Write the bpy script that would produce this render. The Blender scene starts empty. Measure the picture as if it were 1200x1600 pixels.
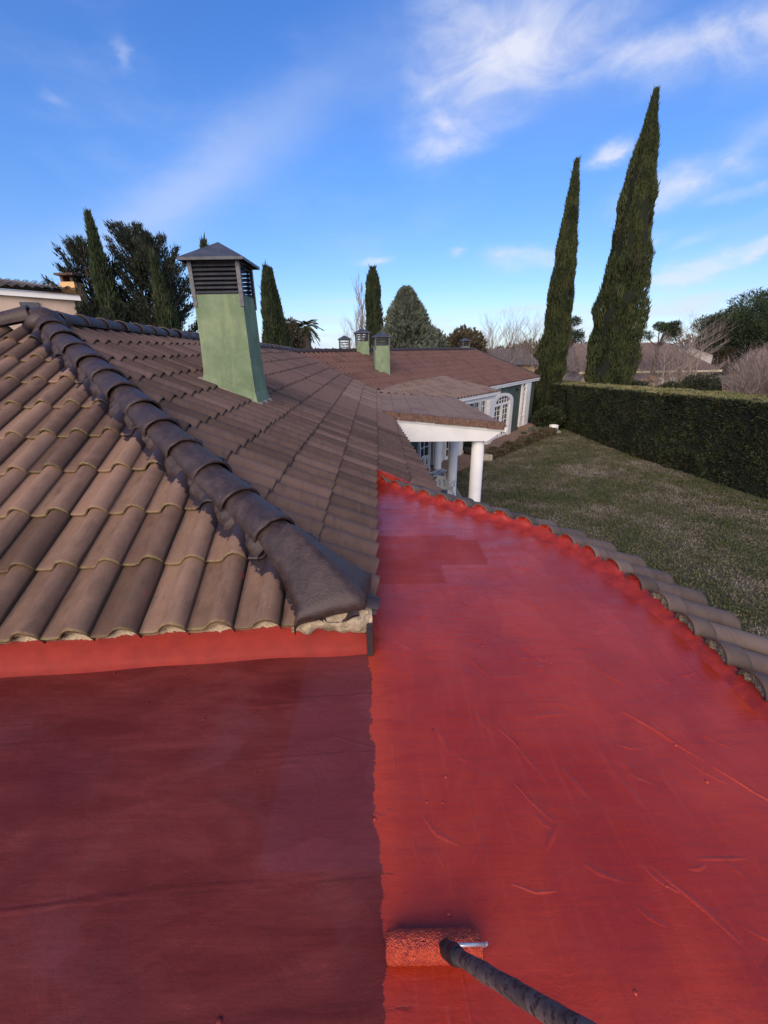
import bpy, bmesh, math, random
import numpy as np
from mathutils import Vector, Matrix, noise
rnd = random.Random(7)
rg = np.random.default_rng(11)
R = math.radians
scene = bpy.context.scene

# ------------------------------------------------------------------ camera
cam_d = bpy.data.cameras.new('camera'); cam = bpy.data.objects.new('camera', cam_d)
scene.collection.objects.link(cam); scene.camera = cam
cam_d.sensor_fit = 'VERTICAL'; cam_d.sensor_height = 36.0; cam_d.lens = 658.0/1600*36
cam_d.clip_start = 0.05; cam_d.clip_end = 3000
cam.matrix_world = Matrix.Translation((0, 0, 1.5)) @ Matrix.Rotation(R(90-21.2), 4, 'X') @ Matrix.Rotation(R(-0.9), 4, 'Z')

# ------------------------------------------------------------------ light
SUN_EL, SUN_AZ = 32.0, 194.0        # hazy sun behind the viewer's left shoulder (azimuth clockwise from +Y)
w = bpy.data.worlds.new('World'); scene.world = w; w.use_nodes = True
sd = Vector((math.sin(R(SUN_AZ))*math.cos(R(SUN_EL)), math.cos(R(SUN_AZ))*math.cos(R(SUN_EL)), math.sin(R(SUN_EL))))
sl = bpy.data.lights.new('sun', 'SUN'); sl.energy = 2.0; sl.angle = R(60); sl.color = (1.0, 0.77, 0.54)
so = bpy.data.objects.new('sun', sl); scene.collection.objects.link(so)
so.rotation_euler = sd.to_track_quat('Z', 'Y').to_euler()
SKY_STRENGTH = 0.052
scene.view_settings.view_transform = 'Standard'; scene.view_settings.look = 'None'
scene.view_settings.exposure = 0.78; scene.view_settings.gamma = 1.0
scene.view_settings.use_curve_mapping = False

# ------------------------------------------------------------------ node helper
class NT:
    def __init__(s, tree):
        s.t = tree; s.n = tree.nodes; s.l = tree.links
    def add(s, typ, **kw):
        n = s.n.new(typ)
        for k, v in kw.items(): setattr(n, k, v)
        return n
    def put(s, sock, v):
        if isinstance(v, bpy.types.NodeSocket): s.l.new(v, sock)
        elif isinstance(v, (tuple, list)) and len(v) == 3 and sock.type == 'RGBA': sock.default_value = (*v, 1)
        else: sock.default_value = v
    def m(s, op, a, b=0.0, c=None, clamp=False):
        n = s.add('ShaderNodeMath', operation=op, use_clamp=clamp); s.put(n.inputs[0], a); s.put(n.inputs[1], b)
        if c is not None: s.put(n.inputs[2], c)
        return n.outputs[0]
    def noise(s, vec, scale, detail=4, rough=0.55, dist=0.0):
        n = s.add('ShaderNodeTexNoise'); s.put(n.inputs['Vector'], vec); n.inputs['Scale'].default_value = scale
        n.inputs['Detail'].default_value = detail; n.inputs['Roughness'].default_value = rough; n.inputs['Distortion'].default_value = dist
        return n.outputs['Fac']
    def voro(s, vec, scale, feature='F1'):
        n = s.add('ShaderNodeTexVoronoi', feature=feature); s.put(n.inputs['Vector'], vec); n.inputs['Scale'].default_value = scale
        return n.outputs['Distance']
    def mapv(s, vec, scale=(1, 1, 1), rot=(0, 0, 0), loc=(0, 0, 0)):
        n = s.add('ShaderNodeMapping'); s.put(n.inputs[0], vec); n.inputs['Scale'].default_value = scale
        n.inputs['Rotation'].default_value = rot; n.inputs['Location'].default_value = loc
        return n.outputs[0]
    def step(s, x, a, b, lo=0.0, hi=1.0):
        n = s.add('ShaderNodeMapRange', interpolation_type='SMOOTHSTEP'); s.put(n.inputs[0], x)
        n.inputs[1].default_value = a; n.inputs[2].default_value = b; n.inputs[3].default_value = lo; n.inputs[4].default_value = hi
        return n.outputs[0]
    def mix(s, f, a, b, blend='MIX'):
        n = s.add('ShaderNodeMix', data_type='RGBA', blend_type=blend); s.put(n.inputs[0], f); s.put(n.inputs[6], a); s.put(n.inputs[7], b)
        return n.outputs[2]
    def ramp(s, f, stops):
        n = s.add('ShaderNodeValToRGB'); s.put(n.inputs[0], f); e = n.color_ramp.elements
        while len(e) < len(stops): e.new(0.5)
        for k, (p, c) in enumerate(stops): e[k].position = p; e[k].color = (*c, 1)
        return n.outputs[0]
    def xyz(s, v):
        n = s.add('ShaderNodeSeparateXYZ'); s.put(n.inputs[0], v); return n.outputs
    def bump(s, h, strength=0.3, dist=0.01):
        n = s.add('ShaderNodeBump'); n.inputs['Strength'].default_value = strength; n.inputs['Distance'].default_value = dist
        s.put(n.inputs['Height'], h); return n.outputs[0]

def mat(name, fn=None, color=(0.5, 0.5, 0.5), rough=0.8, metal=0.0, spec=0.5):
    mt = bpy.data.materials.new(name); mt.use_nodes = True
    T = NT(mt.node_tree); b = T.n['Principled BSDF']
    b.inputs['Base Color'].default_value = (*color, 1); b.inputs['Roughness'].default_value = rough
    b.inputs['Metallic'].default_value = metal; b.inputs['Specular IOR Level'].default_value = spec
    if fn:
        g = T.add('ShaderNodeNewGeometry'); tc = T.add('ShaderNodeTexCoord')
        r = fn(T, g.outputs['Position'], tc.outputs['Object'], b)
        if r:
            for k, v in r.items():
                T.put(b.inputs[k], v)
    return mt

def simple(name, c, rough=0.8, var=0.25, scale=6.0, bump=0.2, bscale=60, metal=0.0):
    def f(T, P, O, b):
        n = T.noise(P, scale, 5); n2 = T.noise(P, bscale, 3)
        col = T.mix(T.step(n, 0.3, 0.7), tuple(x*(1-var) for x in c), tuple(min(1, x*(1+var)) for x in c))
        return {'Base Color': col, 'Normal': T.bump(n2, bump, 0.005)}
    return mat(name, f, rough=rough, metal=metal)

# ------------------------------------------------------------------ sky
T = NT(w.node_tree); bg = T.n['Background']
sky = T.add('ShaderNodeTexSky', sky_type='NISHITA'); sky.sun_disc = False
sky.sun_elevation = R(SUN_EL); sky.sun_rotation = R(SUN_AZ); sky.altitude = 650; sky.air_density = 1.0; sky.dust_density = 0.4; sky.ozone_density = 1.6
tc = T.add('ShaderNodeTexCoord'); D = tc.outputs['Generated']
o = T.xyz(D)
az = T.m('MULTIPLY', T.m('ARCTAN2', o[0], o[1]), 57.2958); el = T.m('MULTIPLY', T.m('ARCSINE', o[2]), 57.2958)
warp = T.noise(T.mapv(D, (1, 1, 2.2)), 5.0, 6, 0.6); warp2 = T.noise(T.mapv(D, (1, 1, 2.0), loc=(3, 1, 7)), 4.0, 6, 0.6)
azw = T.m('ADD', az, T.m('MULTIPLY', T.m('SUBTRACT', warp, 0.5), 9.0)); elw = T.m('ADD', el, T.m('MULTIPLY', T.m('SUBTRACT', warp2, 0.5), 6.0))
det = T.step(T.noise(T.mapv(D, (1, 1, 1.8), rot=(0, 0.5, 0.3)), 9.0, 8, 0.58, 0.5), 0.30, 0.72)
tot = None
# (azimuth, elevation, half-width, half-height, tilt, density)
for a, e, sx, sy, tl, k in [(8.2, 27.5, 3.6, 3.0, 0, .9), (12.0, 25.5, 6.5, 2.0, 40, .9), (18.5, 25.6, 6.0, 1.7, 12, .9), (7.6, 22.5, 2.0, 3.4, 0, .8), (14, 22.8, 6.0, 1.5, 15, .6),
                            (9.0, 19.3, 4.0, .9, 8, .8), (27.0, 23.8, 9, 1.1, -6, .7), (36.0, 22.5, 8, 1.5, -2, .9), (30.3, 14.4, 3.4, 1.1, 12, 2.4),  
                            (34.4, 13.0, 1.5, .5, 5, 1.8), (32.6, 7.4, 3.5, .85, 6, 2.4), (37.8, 8.0, 1.9, .5, 8, 2.0), (16.8, 8.6, 3.0, .75, -3, 1.8), (-1.0, 9.6, 1.9, .4, 0, 1.6),
                            (32.5, 9.9, 1.4, .4, 15, .8), (28.6, 10.2, 1.7, .45, 12, .7), (24.5, 17.5, 1.3, .7, 0, 1.6), (9.0, 10.0, .9, .4, 0, .6),
                            (40.0, 17.5, 5, .8, 5, .5), (-4.0, 5.2, 4.0, .25, 1, .5), (33.0, 4.6, 5.0, .6, 2, .5), (22.0, 3.6, 6.0, .8, 0, .6), (40.0, 11.5, 2.0, .5, 5, .7), (-31, 21.0, .8, .4, 0, .5), (-24, 25, .5, .8, 0, .3),
                            (60, 22, 16, 4, 10, .6), (-70, 18, 16, 3, -10, .6), (100, 35, 18, 6, 20, .7), (130, 25, 20, 6, 20, .8), (-120, 40, 24, 7, 10, .8)]:
    c, s_ = math.cos(R(tl)), math.sin(R(tl)); ce = math.cos(R(e))
    da = T.m('MULTIPLY', T.m('SUBTRACT', azw, a), ce); de = T.m('SUBTRACT', elw, e)
    x = T.m('ADD', T.m('MULTIPLY', da, c/sx), T.m('MULTIPLY', de, s_/sx)); y = T.m('SUBTRACT', T.m('MULTIPLY', de, c/sy), T.m('MULTIPLY', da, s_/sy))
    g = T.m('MULTIPLY', T.m('EXPONENT', T.m('MULTIPLY', T.m('ADD', T.m('MULTIPLY', x, x), T.m('MULTIPLY', y, y)), -1.0)), k)
    tot = g if tot is None else T.m('ADD', tot, g)
puff = T.m('MULTIPLY', T.m('SUBTRACT', 1.0, T.m('EXPONENT', T.m('MULTIPLY', tot, -1.3))), T.m('ADD', T.m('MULTIPLY', det, 0.75), 0.22))
# soft featureless streaks, and the thin bright veil the sun stands in
for a, e, sx, sy, tl, k in [(-23.0, 14.5, 10, 2.0, 32, .30), (-12, 20.0, 12, 3.0, 30, .22), (-30, 10, 8, 2, 10, .10), (14, 24, 12, 6, 0, .12), (SUN_AZ-360, SUN_EL, 62, 26, 0, .72)]:
    c, s_ = math.cos(R(tl)), math.sin(R(tl)); ce = math.cos(R(e))
    da = T.m('WRAP', T.m('SUBTRACT', T.m('ADD', az, T.m('MULTIPLY', T.m('SUBTRACT', warp, 0.5), 5.0)), a), 180.0, -180.0); da = T.m('MULTIPLY', da, ce); de = T.m('SUBTRACT', elw, e)
    x = T.m('ADD', T.m('MULTIPLY', da, c/sx), T.m('MULTIPLY', de, s_/sx)); y = T.m('SUBTRACT', T.m('MULTIPLY', de, c/sy), T.m('MULTIPLY', da, s_/sy))
    puff = T.m('ADD', puff, T.m('MULTIPLY', T.m('EXPONENT', T.m('MULTIPLY', T.m('ADD', T.m('MULTIPLY', x, x), T.m('MULTIPLY', y, y)), -1.0)), k))
veil = T.m('MULTIPLY', T.step(T.noise(T.mapv(D, (1, 1, 2.6), rot=(0.2, 0.5, 0.4)), 2.6, 7, 0.6), 0.5, 0.8), 0.16)
hor = T.m('MULTIPLY', T.step(el, 7.5, 0.0), T.m('ADD', 0.28, T.m('MULTIPLY', T.step(T.noise(T.mapv(D, (1, 1, 7)), 6, 6), 0.42, 0.62), 0.5)))
cl = T.m('MINIMUM', T.m('ADD', T.m('ADD', puff, veil), hor), 0.92)
tint = T.mix(1.0, sky.outputs[0], T.ramp(T.step(el, 0.0, 45.0), [(0.0, (1.0, 1.25, 1.72)), (0.35, (.84, 1.42, 2.25)), (1.0, (.66, 1.42, 2.6))]), 'MULTIPLY')
cc = T.mix(T.step(tot, 0.3, 1.1), (8.2, 8.9, 11.0), (9.4, 9.6, 11.0))
final = T.mix(cl, tint, cc)
T.l.new(final, bg.inputs[0]); bg.inputs[1].default_value = SKY_STRENGTH

# ------------------------------------------------------------------ mesh helpers
col = bpy.data.collections.new('place'); scene.collection.children.link(col)
def mkmesh(name, V, F, mt=None, smooth=False):
    me = bpy.data.meshes.new(name)
    if isinstance(V, np.ndarray) and isinstance(F, np.ndarray):
        k = F.shape[1]
        me.vertices.add(len(V)); me.vertices.foreach_set('co', V.astype(np.float32).ravel())
        me.loops.add(F.size); me.loops.foreach_set('vertex_index', F.astype(np.int32).ravel())
        me.polygons.add(len(F)); me.polygons.foreach_set('loop_start', np.arange(0, F.size, k, dtype=np.int32))
        me.polygons.foreach_set('loop_total', np.full(len(F), k, dtype=np.int32)); me.update(calc_edges=True); me.validate()
    else:
        me.from_pydata([tuple(v) for v in V], [], [tuple(f) for f in F]); me.update()
    if smooth: me.polygons.foreach_set('use_smooth', [True]*len(me.polygons))
    if mt: me.materials.append(mt)
    return me
def link(name, me, parent=None, label=None, cat=None, group=None, kind=None):
    o = bpy.data.objects.new(name, me); col.objects.link(o)
    if parent: o.parent = parent
    for k, v in (('label', label), ('category', cat), ('group', group), ('kind', kind)):
        if v: o[k] = v
    return o
def empty(name, loc, label, cat, group=None, rz=0):
    o = link(name, None, None, label, cat, group); o.location = loc; o.rotation_euler = (0, 0, rz); o.empty_display_size = 0.2
    bpy.context.view_layer.update(); return o
def child(name, me, parent, **kw):          # mesh coordinates given in world space
    o = link(name, me, parent, **kw); o.matrix_parent_inverse = parent.matrix_world.inverted(); return o
class MB:
    def __init__(s): s.V = []; s.F = []
    def raw(s, V, F):
        n = len(s.V); s.V += [tuple(v) for v in V]; s.F += [tuple(i+n for i in f) for f in F]; return s
    def box(s, a, b, M=None):
        (x0, y0, z0), (x1, y1, z1) = a, b
        V = [Vector(p) for p in ((x0,y0,z0),(x1,y0,z0),(x1,y1,z0),(x0,y1,z0),(x0,y0,z1),(x1,y0,z1),(x1,y1,z1),(x0,y1,z1))]
        if M: V = [M @ v for v in V]
        return s.raw(V, [(3,2,1,0),(4,5,6,7),(0,1,5,4),(1,2,6,5),(2,3,7,6),(3,0,4,7)])
    def tube(s, p0, p1, r0, r1=None, n=8, cap=True):
        r1 = r0 if r1 is None else r1; p0 = Vector(p0); p1 = Vector(p1); d = (p1-p0)
        if d.length < 1e-6: return s
        q = d.to_track_quat('Z', 'Y'); V = []
        for p, r in ((p0, r0), (p1, r1)):
            for k in range(n):
                a = 2*math.pi*k/n; V.append(p + q @ Vector((r*math.cos(a), r*math.sin(a), 0)))
        F = [(k, (k+1) % n, n+(k+1) % n, n+k) for k in range(n)]
        if cap: F += [tuple(range(n-1, -1, -1)), tuple(range(n, 2*n))]
        return s.raw(V, F)
    def path(s, pts, r, n=8):
        for a, b in zip(pts[:-1], pts[1:]): s.tube(a, b, r, r, n)
        return s
    def prism(s, poly, d):                   # poly: 3D points, extruded by d
        n = len(poly); d = Vector(d); V = [Vector(p) for p in poly]; V += [p+d for p in V]
        return s.raw(V, [tuple(range(n-1, -1, -1)), tuple(range(n, 2*n))] + [(k, (k+1) % n, n+(k+1) % n, n+k) for k in range(n)])
    def lathe(s, c, prof, n=20):
        V = []; F = []
        for r, z in prof:
            for k in range(n): a = 2*math.pi*k/n; V.append((c[0]+r*math.cos(a), c[1]+r*math.sin(a), c[2]+z))
        for j in range(len(prof)-1):
            for k in range(n): F.append((j*n+k, j*n+(k+1) % n, (j+1)*n+(k+1) % n, (j+1)*n+k))
        F += [tuple(range(n-1, -1, -1)), tuple(range((len(prof)-1)*n, len(prof)*n))]
        return s.raw(V, F)
    def mesh(s, name, mt, smooth=False, bevel=0.0):
        me = mkmesh(name, s.V, s.F, mt, smooth)
        bm = bmesh.new(); bm.from_mesh(me); bmesh.ops.recalc_face_normals(bm, faces=bm.faces)
        if bevel: bmesh.ops.bevel(bm, geom=list(bm.edges), offset=bevel, segments=1, affect='EDGES')
        bm.to_mesh(me); bm.free(); return me
def part(name, mb, mt, parent, smooth=False, bevel=0.0, **kw):
    return child(name, mb.mesh(name, mt, smooth, bevel), parent, **kw)

# ------------------------------------------------------------------ materials
HIPX, HIPY, HDX, HDY = -0.06, 1.77, -0.738, 0.675     # plan line of the painted hip
def tile_shader(c_lo, c_hi, moss=0.5, coat=True, spots=False):
    def f(T, P, O, b):
        oi = T.add('ShaderNodeObjectInfo'); at = T.add('ShaderNodeAttribute', attribute_name='shade')
        r = T.m('ADD', oi.outputs['Random'], at.outputs['Fac'])
        big = T.noise(P, 1.1, 4); mid = T.noise(P, 9, 6, 0.65); fine = T.noise(P, 160, 3, 0.7)
        k = T.m('ADD', T.m('MULTIPLY', r, 0.34), T.m('ADD', T.m('MULTIPLY', mid, 0.62), T.m('MULTIPLY', big, 0.42)))
        c = T.mix(T.step(k, 0.36, 1.0), c_lo, c_hi)
        c = T.mix(T.m('MULTIPLY', T.step(fine, 0.35, 0.75), 0.35), c, tuple(x*0.6 for x in c_lo))
        # grey bloom and dark run stains down the tiles
        st = T.noise(T.mapv(P, (26, 5, 5)), 1.0, 4, 0.6)
        c = T.mix(T.m('MULTIPLY', T.step(st, 0.52, 0.74), 0.4), c, tuple(x*0.42 for x in c_lo))
        st2 = T.noise(T.mapv(P, (16, 4, 4), loc=(5, 2, 1)), 1.0, 4, 0.6)
        c = T.mix(T.m('MULTIPLY', T.step(st2, 0.56, 0.75), 0.16), c, (0.22, 0.19, 0.17))
        # lichen collecting on the lower lip of each tile
        lip = at_lip = T.add('ShaderNodeAttribute', attribute_name='lip').outputs['Fac']
        ln = T.step(T.noise(P, 34, 5, 0.7), 0.38, 0.56)
        c = T.mix(T.m('MULTIPLY', T.m('MULTIPLY', lip, ln), moss), c, (0.24, 0.20, 0.075))
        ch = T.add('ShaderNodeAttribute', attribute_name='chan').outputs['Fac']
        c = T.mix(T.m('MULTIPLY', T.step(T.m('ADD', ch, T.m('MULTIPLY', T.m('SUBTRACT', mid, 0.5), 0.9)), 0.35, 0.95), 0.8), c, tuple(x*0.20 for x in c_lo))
        c = T.mix(T.m('MULTIPLY', T.step(r, 0.75, 1.0), 0.30), c, tuple(x*1.35 for x in c_hi))
        c = T.mix(T.m('MULTIPLY', T.step(r, 0.22, 0.0), 0.45), c, tuple(x*0.62 for x in c_lo))
        sp = T.step(T.voro(P, 22), 0.07, 0.035)
        c = T.mix(T.m('MULTIPLY', sp, T.m('MULTIPLY', T.step(T.noise(P, 3), 0.56, 0.66), 0.8)), c, (0.42, 0.40, 0.36))
        if spots:
            for x, y, z, rr in ((-1.28, 1.93, .3, .022), (-0.83, 2.02, .31, .03), (-0.80, 2.07, .33, .02), (-0.62, 2.06, .32, .016)):
                vd = T.add('ShaderNodeVectorMath', operation='DISTANCE'); T.put(vd.inputs[0], P); vd.inputs[1].default_value = (x, y, z)
                d = T.m('ADD', vd.outputs['Value'], T.m('MULTIPLY', T.m('SUBTRACT', T.noise(P, 30), 0.5), 0.05))
                c = T.mix(T.m('MULTIPLY', T.step(d, rr*1.6, rr*0.5), 0.8), c, (0.30, 0.045, 0.05))
        rough = 0.82
        if coat:     # slopped brown-black sealant either side of the hip and along the upper ridge
            q = T.xyz(P)
            dx = T.m('SUBTRACT', q[0], HIPX); dy = T.m('SUBTRACT', q[1], HIPY)
            d = T.m('ABSOLUTE', T.m('SUBTRACT', T.m('MULTIPLY', dx, HDY), T.m('MULTIPLY', dy, HDX)))
            d = T.m('ADD', d, T.m('MULTIPLY', T.m('SUBTRACT', T.noise(P, 7, 4, 0.7), 0.5), 0.20))
            hm = T.step(d, 0.205, 0.195)
            c = T.mix(hm, c, (0.035, 0.024, 0.028)); rough = T.m('SUBTRACT', 0.82, T.m('MULTIPLY', hm, 0.34))
        return {'Base Color': c, 'Roughness': rough, 'Normal': T.bump(T.m('ADD', fine, T.m('MULTIPLY', mid, 0.8)), 0.35, 0.004)}
    return f
M = {}
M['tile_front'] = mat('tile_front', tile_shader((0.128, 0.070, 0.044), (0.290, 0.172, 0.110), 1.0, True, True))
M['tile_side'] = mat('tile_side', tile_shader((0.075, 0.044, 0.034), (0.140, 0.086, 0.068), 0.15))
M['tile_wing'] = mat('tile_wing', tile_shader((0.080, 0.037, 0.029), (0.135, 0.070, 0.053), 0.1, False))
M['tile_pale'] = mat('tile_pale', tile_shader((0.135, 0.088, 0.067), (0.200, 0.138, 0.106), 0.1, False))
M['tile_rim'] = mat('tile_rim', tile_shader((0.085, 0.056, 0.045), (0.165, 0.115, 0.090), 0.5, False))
M['verge'] = simple('verge_clay', (0.155, 0.085, 0.060), 0.85, 0.3, 12)
def f_coat(T, P, O, b):
    n = T.noise(P, 14, 6, 0.7); f = T.noise(P, 90, 3)
    c = T.mix(T.step(n, 0.35, 0.7), (0.038, 0.023, 0.020), (0.068, 0.044, 0.040))
    c = T.mix(T.m('MULTIPLY', T.step(T.voro(P, 14), 0.05, 0.02), 0.7), c, (0.35, 0.32, 0.3))
    return {'Base Color': c, 'Roughness': T.step(n, 0.3, 0.7, 0.42, 0.62), 'Normal': T.bump(T.m('ADD', T.m('MULTIPLY', n, 1.4), f), 0.5, 0.006)}
M['coat'] = mat('brown_black_sealant', f_coat)
def f_mortar(T, P, O, b):
    n = T.noise(P, 30, 6, 0.7); n2 = T.noise(P, 8, 4)
    c = T.mix(T.step(n, 0.3, 0.7), (0.30, 0.235, 0.15), (0.56, 0.46, 0.32))
    c = T.mix(T.m('MULTIPLY', T.step(n2, 0.58, 0.7), 0.6), c, (0.16, 0.13, 0.07))
    return {'Base Color': c, 'Roughness': 0.95, 'Normal': T.bump(T.m('ADD', n, T.noise(P, 120, 3)), 0.8, 0.008)}
M['mortar'] = mat('beige_mortar', f_mortar)
def f_gravel(T, P, O, b):
    v = T.voro(P, 110); n = T.noise(P, 40, 5, 0.7)
    c = T.mix(T.step(n, 0.35, 0.65), (0.07, 0.065, 0.035), (0.25, 0.22, 0.14)); c = T.mix(T.step(v, 0.55, 0.2), c, (0.34, 0.30, 0.23))
    return {'Base Color': c, 'Roughness': 0.95, 'Normal': T.bump(v, 1.0, 0.006)}
M['gravelly'] = mat('weathered_mortar', f_gravel)

def f_flat(T, P, O, b):
    q = T.xyz(P)
    e1 = T.noise(P, 3.5, 4, 0.6); e2 = T.noise(T.mapv(P, (4, 11, 1)), 2.0, 5, 0.7)
    xb = T.m('SUBTRACT', 0.022, T.m('MULTIPLY', q[1], 0.066))
    d = T.m('SUBTRACT', q[0], xb)
    d = T.m('ADD', d, T.m('ADD', T.m('MULTIPLY', T.m('SUBTRACT', e1, 0.5), 0.09), T.m('MULTIPLY', T.m('SUBTRACT', e2, 0.5), 0.05)))
    fresh = T.m('MAXIMUM', T.step(d, -0.003, 0.004), T.step(q[1], 1.86, 1.90))
    # streaks of old coat still showing through close to the join
    hol = T.m('MULTIPLY', T.step(T.noise(T.mapv(P, (5, 22, 1), loc=(3, 0, 0)), 1.6, 4, 0.6), 0.60, 0.66), T.step(d, 0.11, 0.0))
    fresh = T.m('MULTIPLY', fresh, T.m('SUBTRACT', 1.0, T.m('MULTIPLY', hol, T.step(q[1], 1.15, 0.95))))
    # old coat
    s1 = T.noise(T.mapv(P, (2.0, 7, 1), rot=(0, 0, 0.1)), 1.0, 7, 0.65, 0.4); s2 = T.noise(P, 2.6, 6, 0.6, 0.5); s3 = T.noise(P, 26, 5, 0.7)
    old = T.mix(T.step(s1, 0.3, 0.7), (0.125, 0.017, 0.014), (0.195, 0.036, 0.031))
    old = T.mix(T.m('MULTIPLY', T.step(s2, 0.48, 0.70), 0.55), old, (0.170, 0.045, 0.050))
    old = T.mix(T.m('MULTIPLY', T.step(T.noise(T.mapv(P, (1.5, 1.5, 1), loc=(9, 4, 0)), 1.3, 5), 0.5, 0.72), 0.5), old, (0.075, 0.010, 0.014))
    old = T.mix(T.m('MULTIPLY', T.step(s3, 0.55, 0.75), 0.25), old, (0.070, 0.014, 0.016))
    # sheets of slightly different tone (butt-laid membrane under the old coat)
    shx = T.m('MULTIPLY', T.step(q[0], -0.42, -0.40), T.step(q[1], 0.80, 0.83)); old = T.mix(T.m('MULTIPLY', shx, 0.35), old, (0.165, 0.045, 0.062))
    sl_ = T.m('ADD', q[1], T.m('ADD', T.m('MULTIPLY', q[0], -0.06), T.m('MULTIPLY', T.m('SUBTRACT', s1, 0.5), 0.012)))
    for yk, xa, xb_ in ((1.535, -.7, .1), (1.235, -.62, .1), (.80, -2.4, -.05), (.535, -1.9, .1), (1.38, -2.4, -1.2)):
        ln = T.m('MULTIPLY', T.step(T.m('ABSOLUTE', T.m('SUBTRACT', sl_, yk)), .0065, .002), T.m('MULTIPLY', T.m('MULTIPLY', T.step(q[0], xa, xa+.1), T.step(q[0], xb_+.05, xb_-.02)), T.step(s2, .40, .5)))
        old = T.mix(T.m('MULTIPLY', ln, .32), old, (0.055, 0.008, 0.010))
    lap = T.step(T.noise(T.mapv(P, (1.1, 2.4, 1), loc=(2, 7, 0)), 1.5, 2, 0.4), 0.50, 0.515); old = T.mix(T.m('MULTIPLY', lap, .18), old, (0.085, 0.010, 0.010))
    spk = T.step(T.noise(P, 70, 3, 0.8), 0.68, 0.74); old = T.mix(T.m('MULTIPLY', spk, .5), old, (0.05, 0.012, 0.012))
    # fresh coat
    f1 = T.noise(P, 1.5, 6, 0.6, 0.5); f2 = T.noise(T.mapv(P, (1.6, 9, 1)), 2.0, 6, 0.7); f3 = T.noise(P, 45, 4, 0.7)
    new = T.mix(T.step(f1, 0.32, 0.68), (0.315, 0.024, 0.009), (0.440, 0.043, 0.016))
    new = T.mix(T.m('MULTIPLY', T.step(f2, 0.5, 0.7), 0.35), new, (0.22, 0.017, 0.014))
    lap2 = T.step(T.noise(T.mapv(P, (2.2, 1.0, 1), rot=(0, 0, .15)), 1.7, 2, 0.4), 0.50, 0.515); new = T.mix(T.m('MULTIPLY', lap2, .20), new, (0.24, 0.016, 0.012))
    st_ = T.step(T.noise(T.mapv(P, (40, 2.0, 1), rot=(0, 0, .1)), 1.0, 3, .6), .5, .75); new = T.mix(T.m('MULTIPLY', st_, .20), new, (0.52, 0.06, 0.03))
    edge = T.m('MULTIPLY', T.step(T.m('ADD', d, T.m('MULTIPLY', T.m('SUBTRACT', f2, 0.5), 0.2)), 0.13, 0.0), T.step(q[1], 0.55, 1.2))
    new = T.mix(T.m('MULTIPLY', edge, T.step(q[1], 2.2, 1.95, 0.0, 0.75)), new, (0.50, 0.055, 0.018))
    c = T.mix(fresh, old, new)
    sp = T.step(T.voro(T.mapv(P, (1, 1, 0)), 7.0), 0.045, 0.02); c = T.mix(T.m('MULTIPLY', sp, T.m('MULTIPLY', fresh, T.step(T.noise(P, 2), 0.45, 0.55))), c, (0.10, 0.012, 0.012))
    wsp = T.step(T.voro(T.mapv(P, (1, 1, 0), loc=(4, 2, 0)), 9.0), 0.022, 0.010)
    wm = T.m('MULTIPLY', T.m('SUBTRACT', 1.0, fresh), T.m('MULTIPLY', T.step(T.m('ABSOLUTE', T.m('SUBTRACT', q[1], 0.76)), 0.14, 0.02), T.step(q[0], -1.0, -0.6)))
    c = T.mix(T.m('MULTIPLY', wsp, wm), c, (0.55, 0.50, 0.45))
    # gloss: wet glossy fresh coat, rolled-flat duller patch, matt old coat
    def box(x0, x1, y0, y1, s=0.012):
        n = T.m('MULTIPLY', T.m('SUBTRACT', f2, 0.5), 0.10)
        xx = T.m('ADD', q[0], n); yy = T.m('ADD', q[1], T.m('MULTIPLY', n, 0.4))
        return T.m('MULTIPLY', T.m('MULTIPLY', T.step(xx, x0, x0+s), T.step(xx, x1, x1-s)), T.m('MULTIPLY', T.step(yy, y0, y0+s), T.step(yy, y1, y1-s)))
    dull = T.m('MAXIMUM', box(-0.2, 0.42, 2.50, 3.05), box(0.1, 0.78, 2.76, 3.2))
    dull = T.m('MAXIMUM', dull, T.m('MULTIPLY', box(-0.2, 0.62, 2.98, 3.30), 0.8))
    rn = T.step(T.noise(T.mapv(P, (1, 4, 1)), 2.2, 5, 0.65), 0.35, 0.7, 0.20, 0.42)
    rf = T.m('ADD', rn, T.m('MULTIPLY', dull, 0.30))
    ro = T.step(s2, 0.35, 0.65, 0.52, 0.72)
    rf = T.m('ADD', rf, T.m('MULTIPLY', lap2, .06)); T.put(b.inputs['Specular IOR Level'], T.m('ADD', .20, T.m('MULTIPLY', fresh, .34)))
    rough = T.m('ADD', T.m('MULTIPLY', rf, fresh), T.m('MULTIPLY', ro, T.m('SUBTRACT', 1.0, fresh)))
    c = T.mix(T.m('MULTIPLY', dull, 0.35), c, (0.21, 0.018, 0.014))
    step_h = T.m('MULTIPLY', fresh, 0.25)
    h = T.m('ADD', T.m('ADD', T.m('ADD', T.m('MULTIPLY', T.noise(P, 90, 4, 0.7), 0.28), T.m('MULTIPLY', T.noise(P, 330, 2, 0.6), 0.12)), T.m('MULTIPLY', T.noise(T.mapv(P, (4, 30, 1)), 1.5, 4), 0.5)), T.m('ADD', step_h, T.m('MULTIPLY', T.noise(P, 6, 5, 0.6, 1.0), 1.6)))
    return {'Base Color': c, 'Roughness': rough, 'Normal': T.bump(h, 0.42, 0.007)}
M['flat'] = mat('red_roof_coating', f_flat)
def f_rimred(T, P, O, b):
    n = T.noise(P, 12, 5, 0.6)
    return {'Base Color': T.mix(T.step(n, 0.3, 0.7), (0.25, 0.019, 0.011), (0.42, 0.034, 0.015)), 'Roughness': 0.45, 'Normal': T.bump(T.noise(P, 60, 4, 0.7), 0.5, 0.006)}
M['rimred'] = mat('thick_fresh_red', f_rimred)
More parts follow.
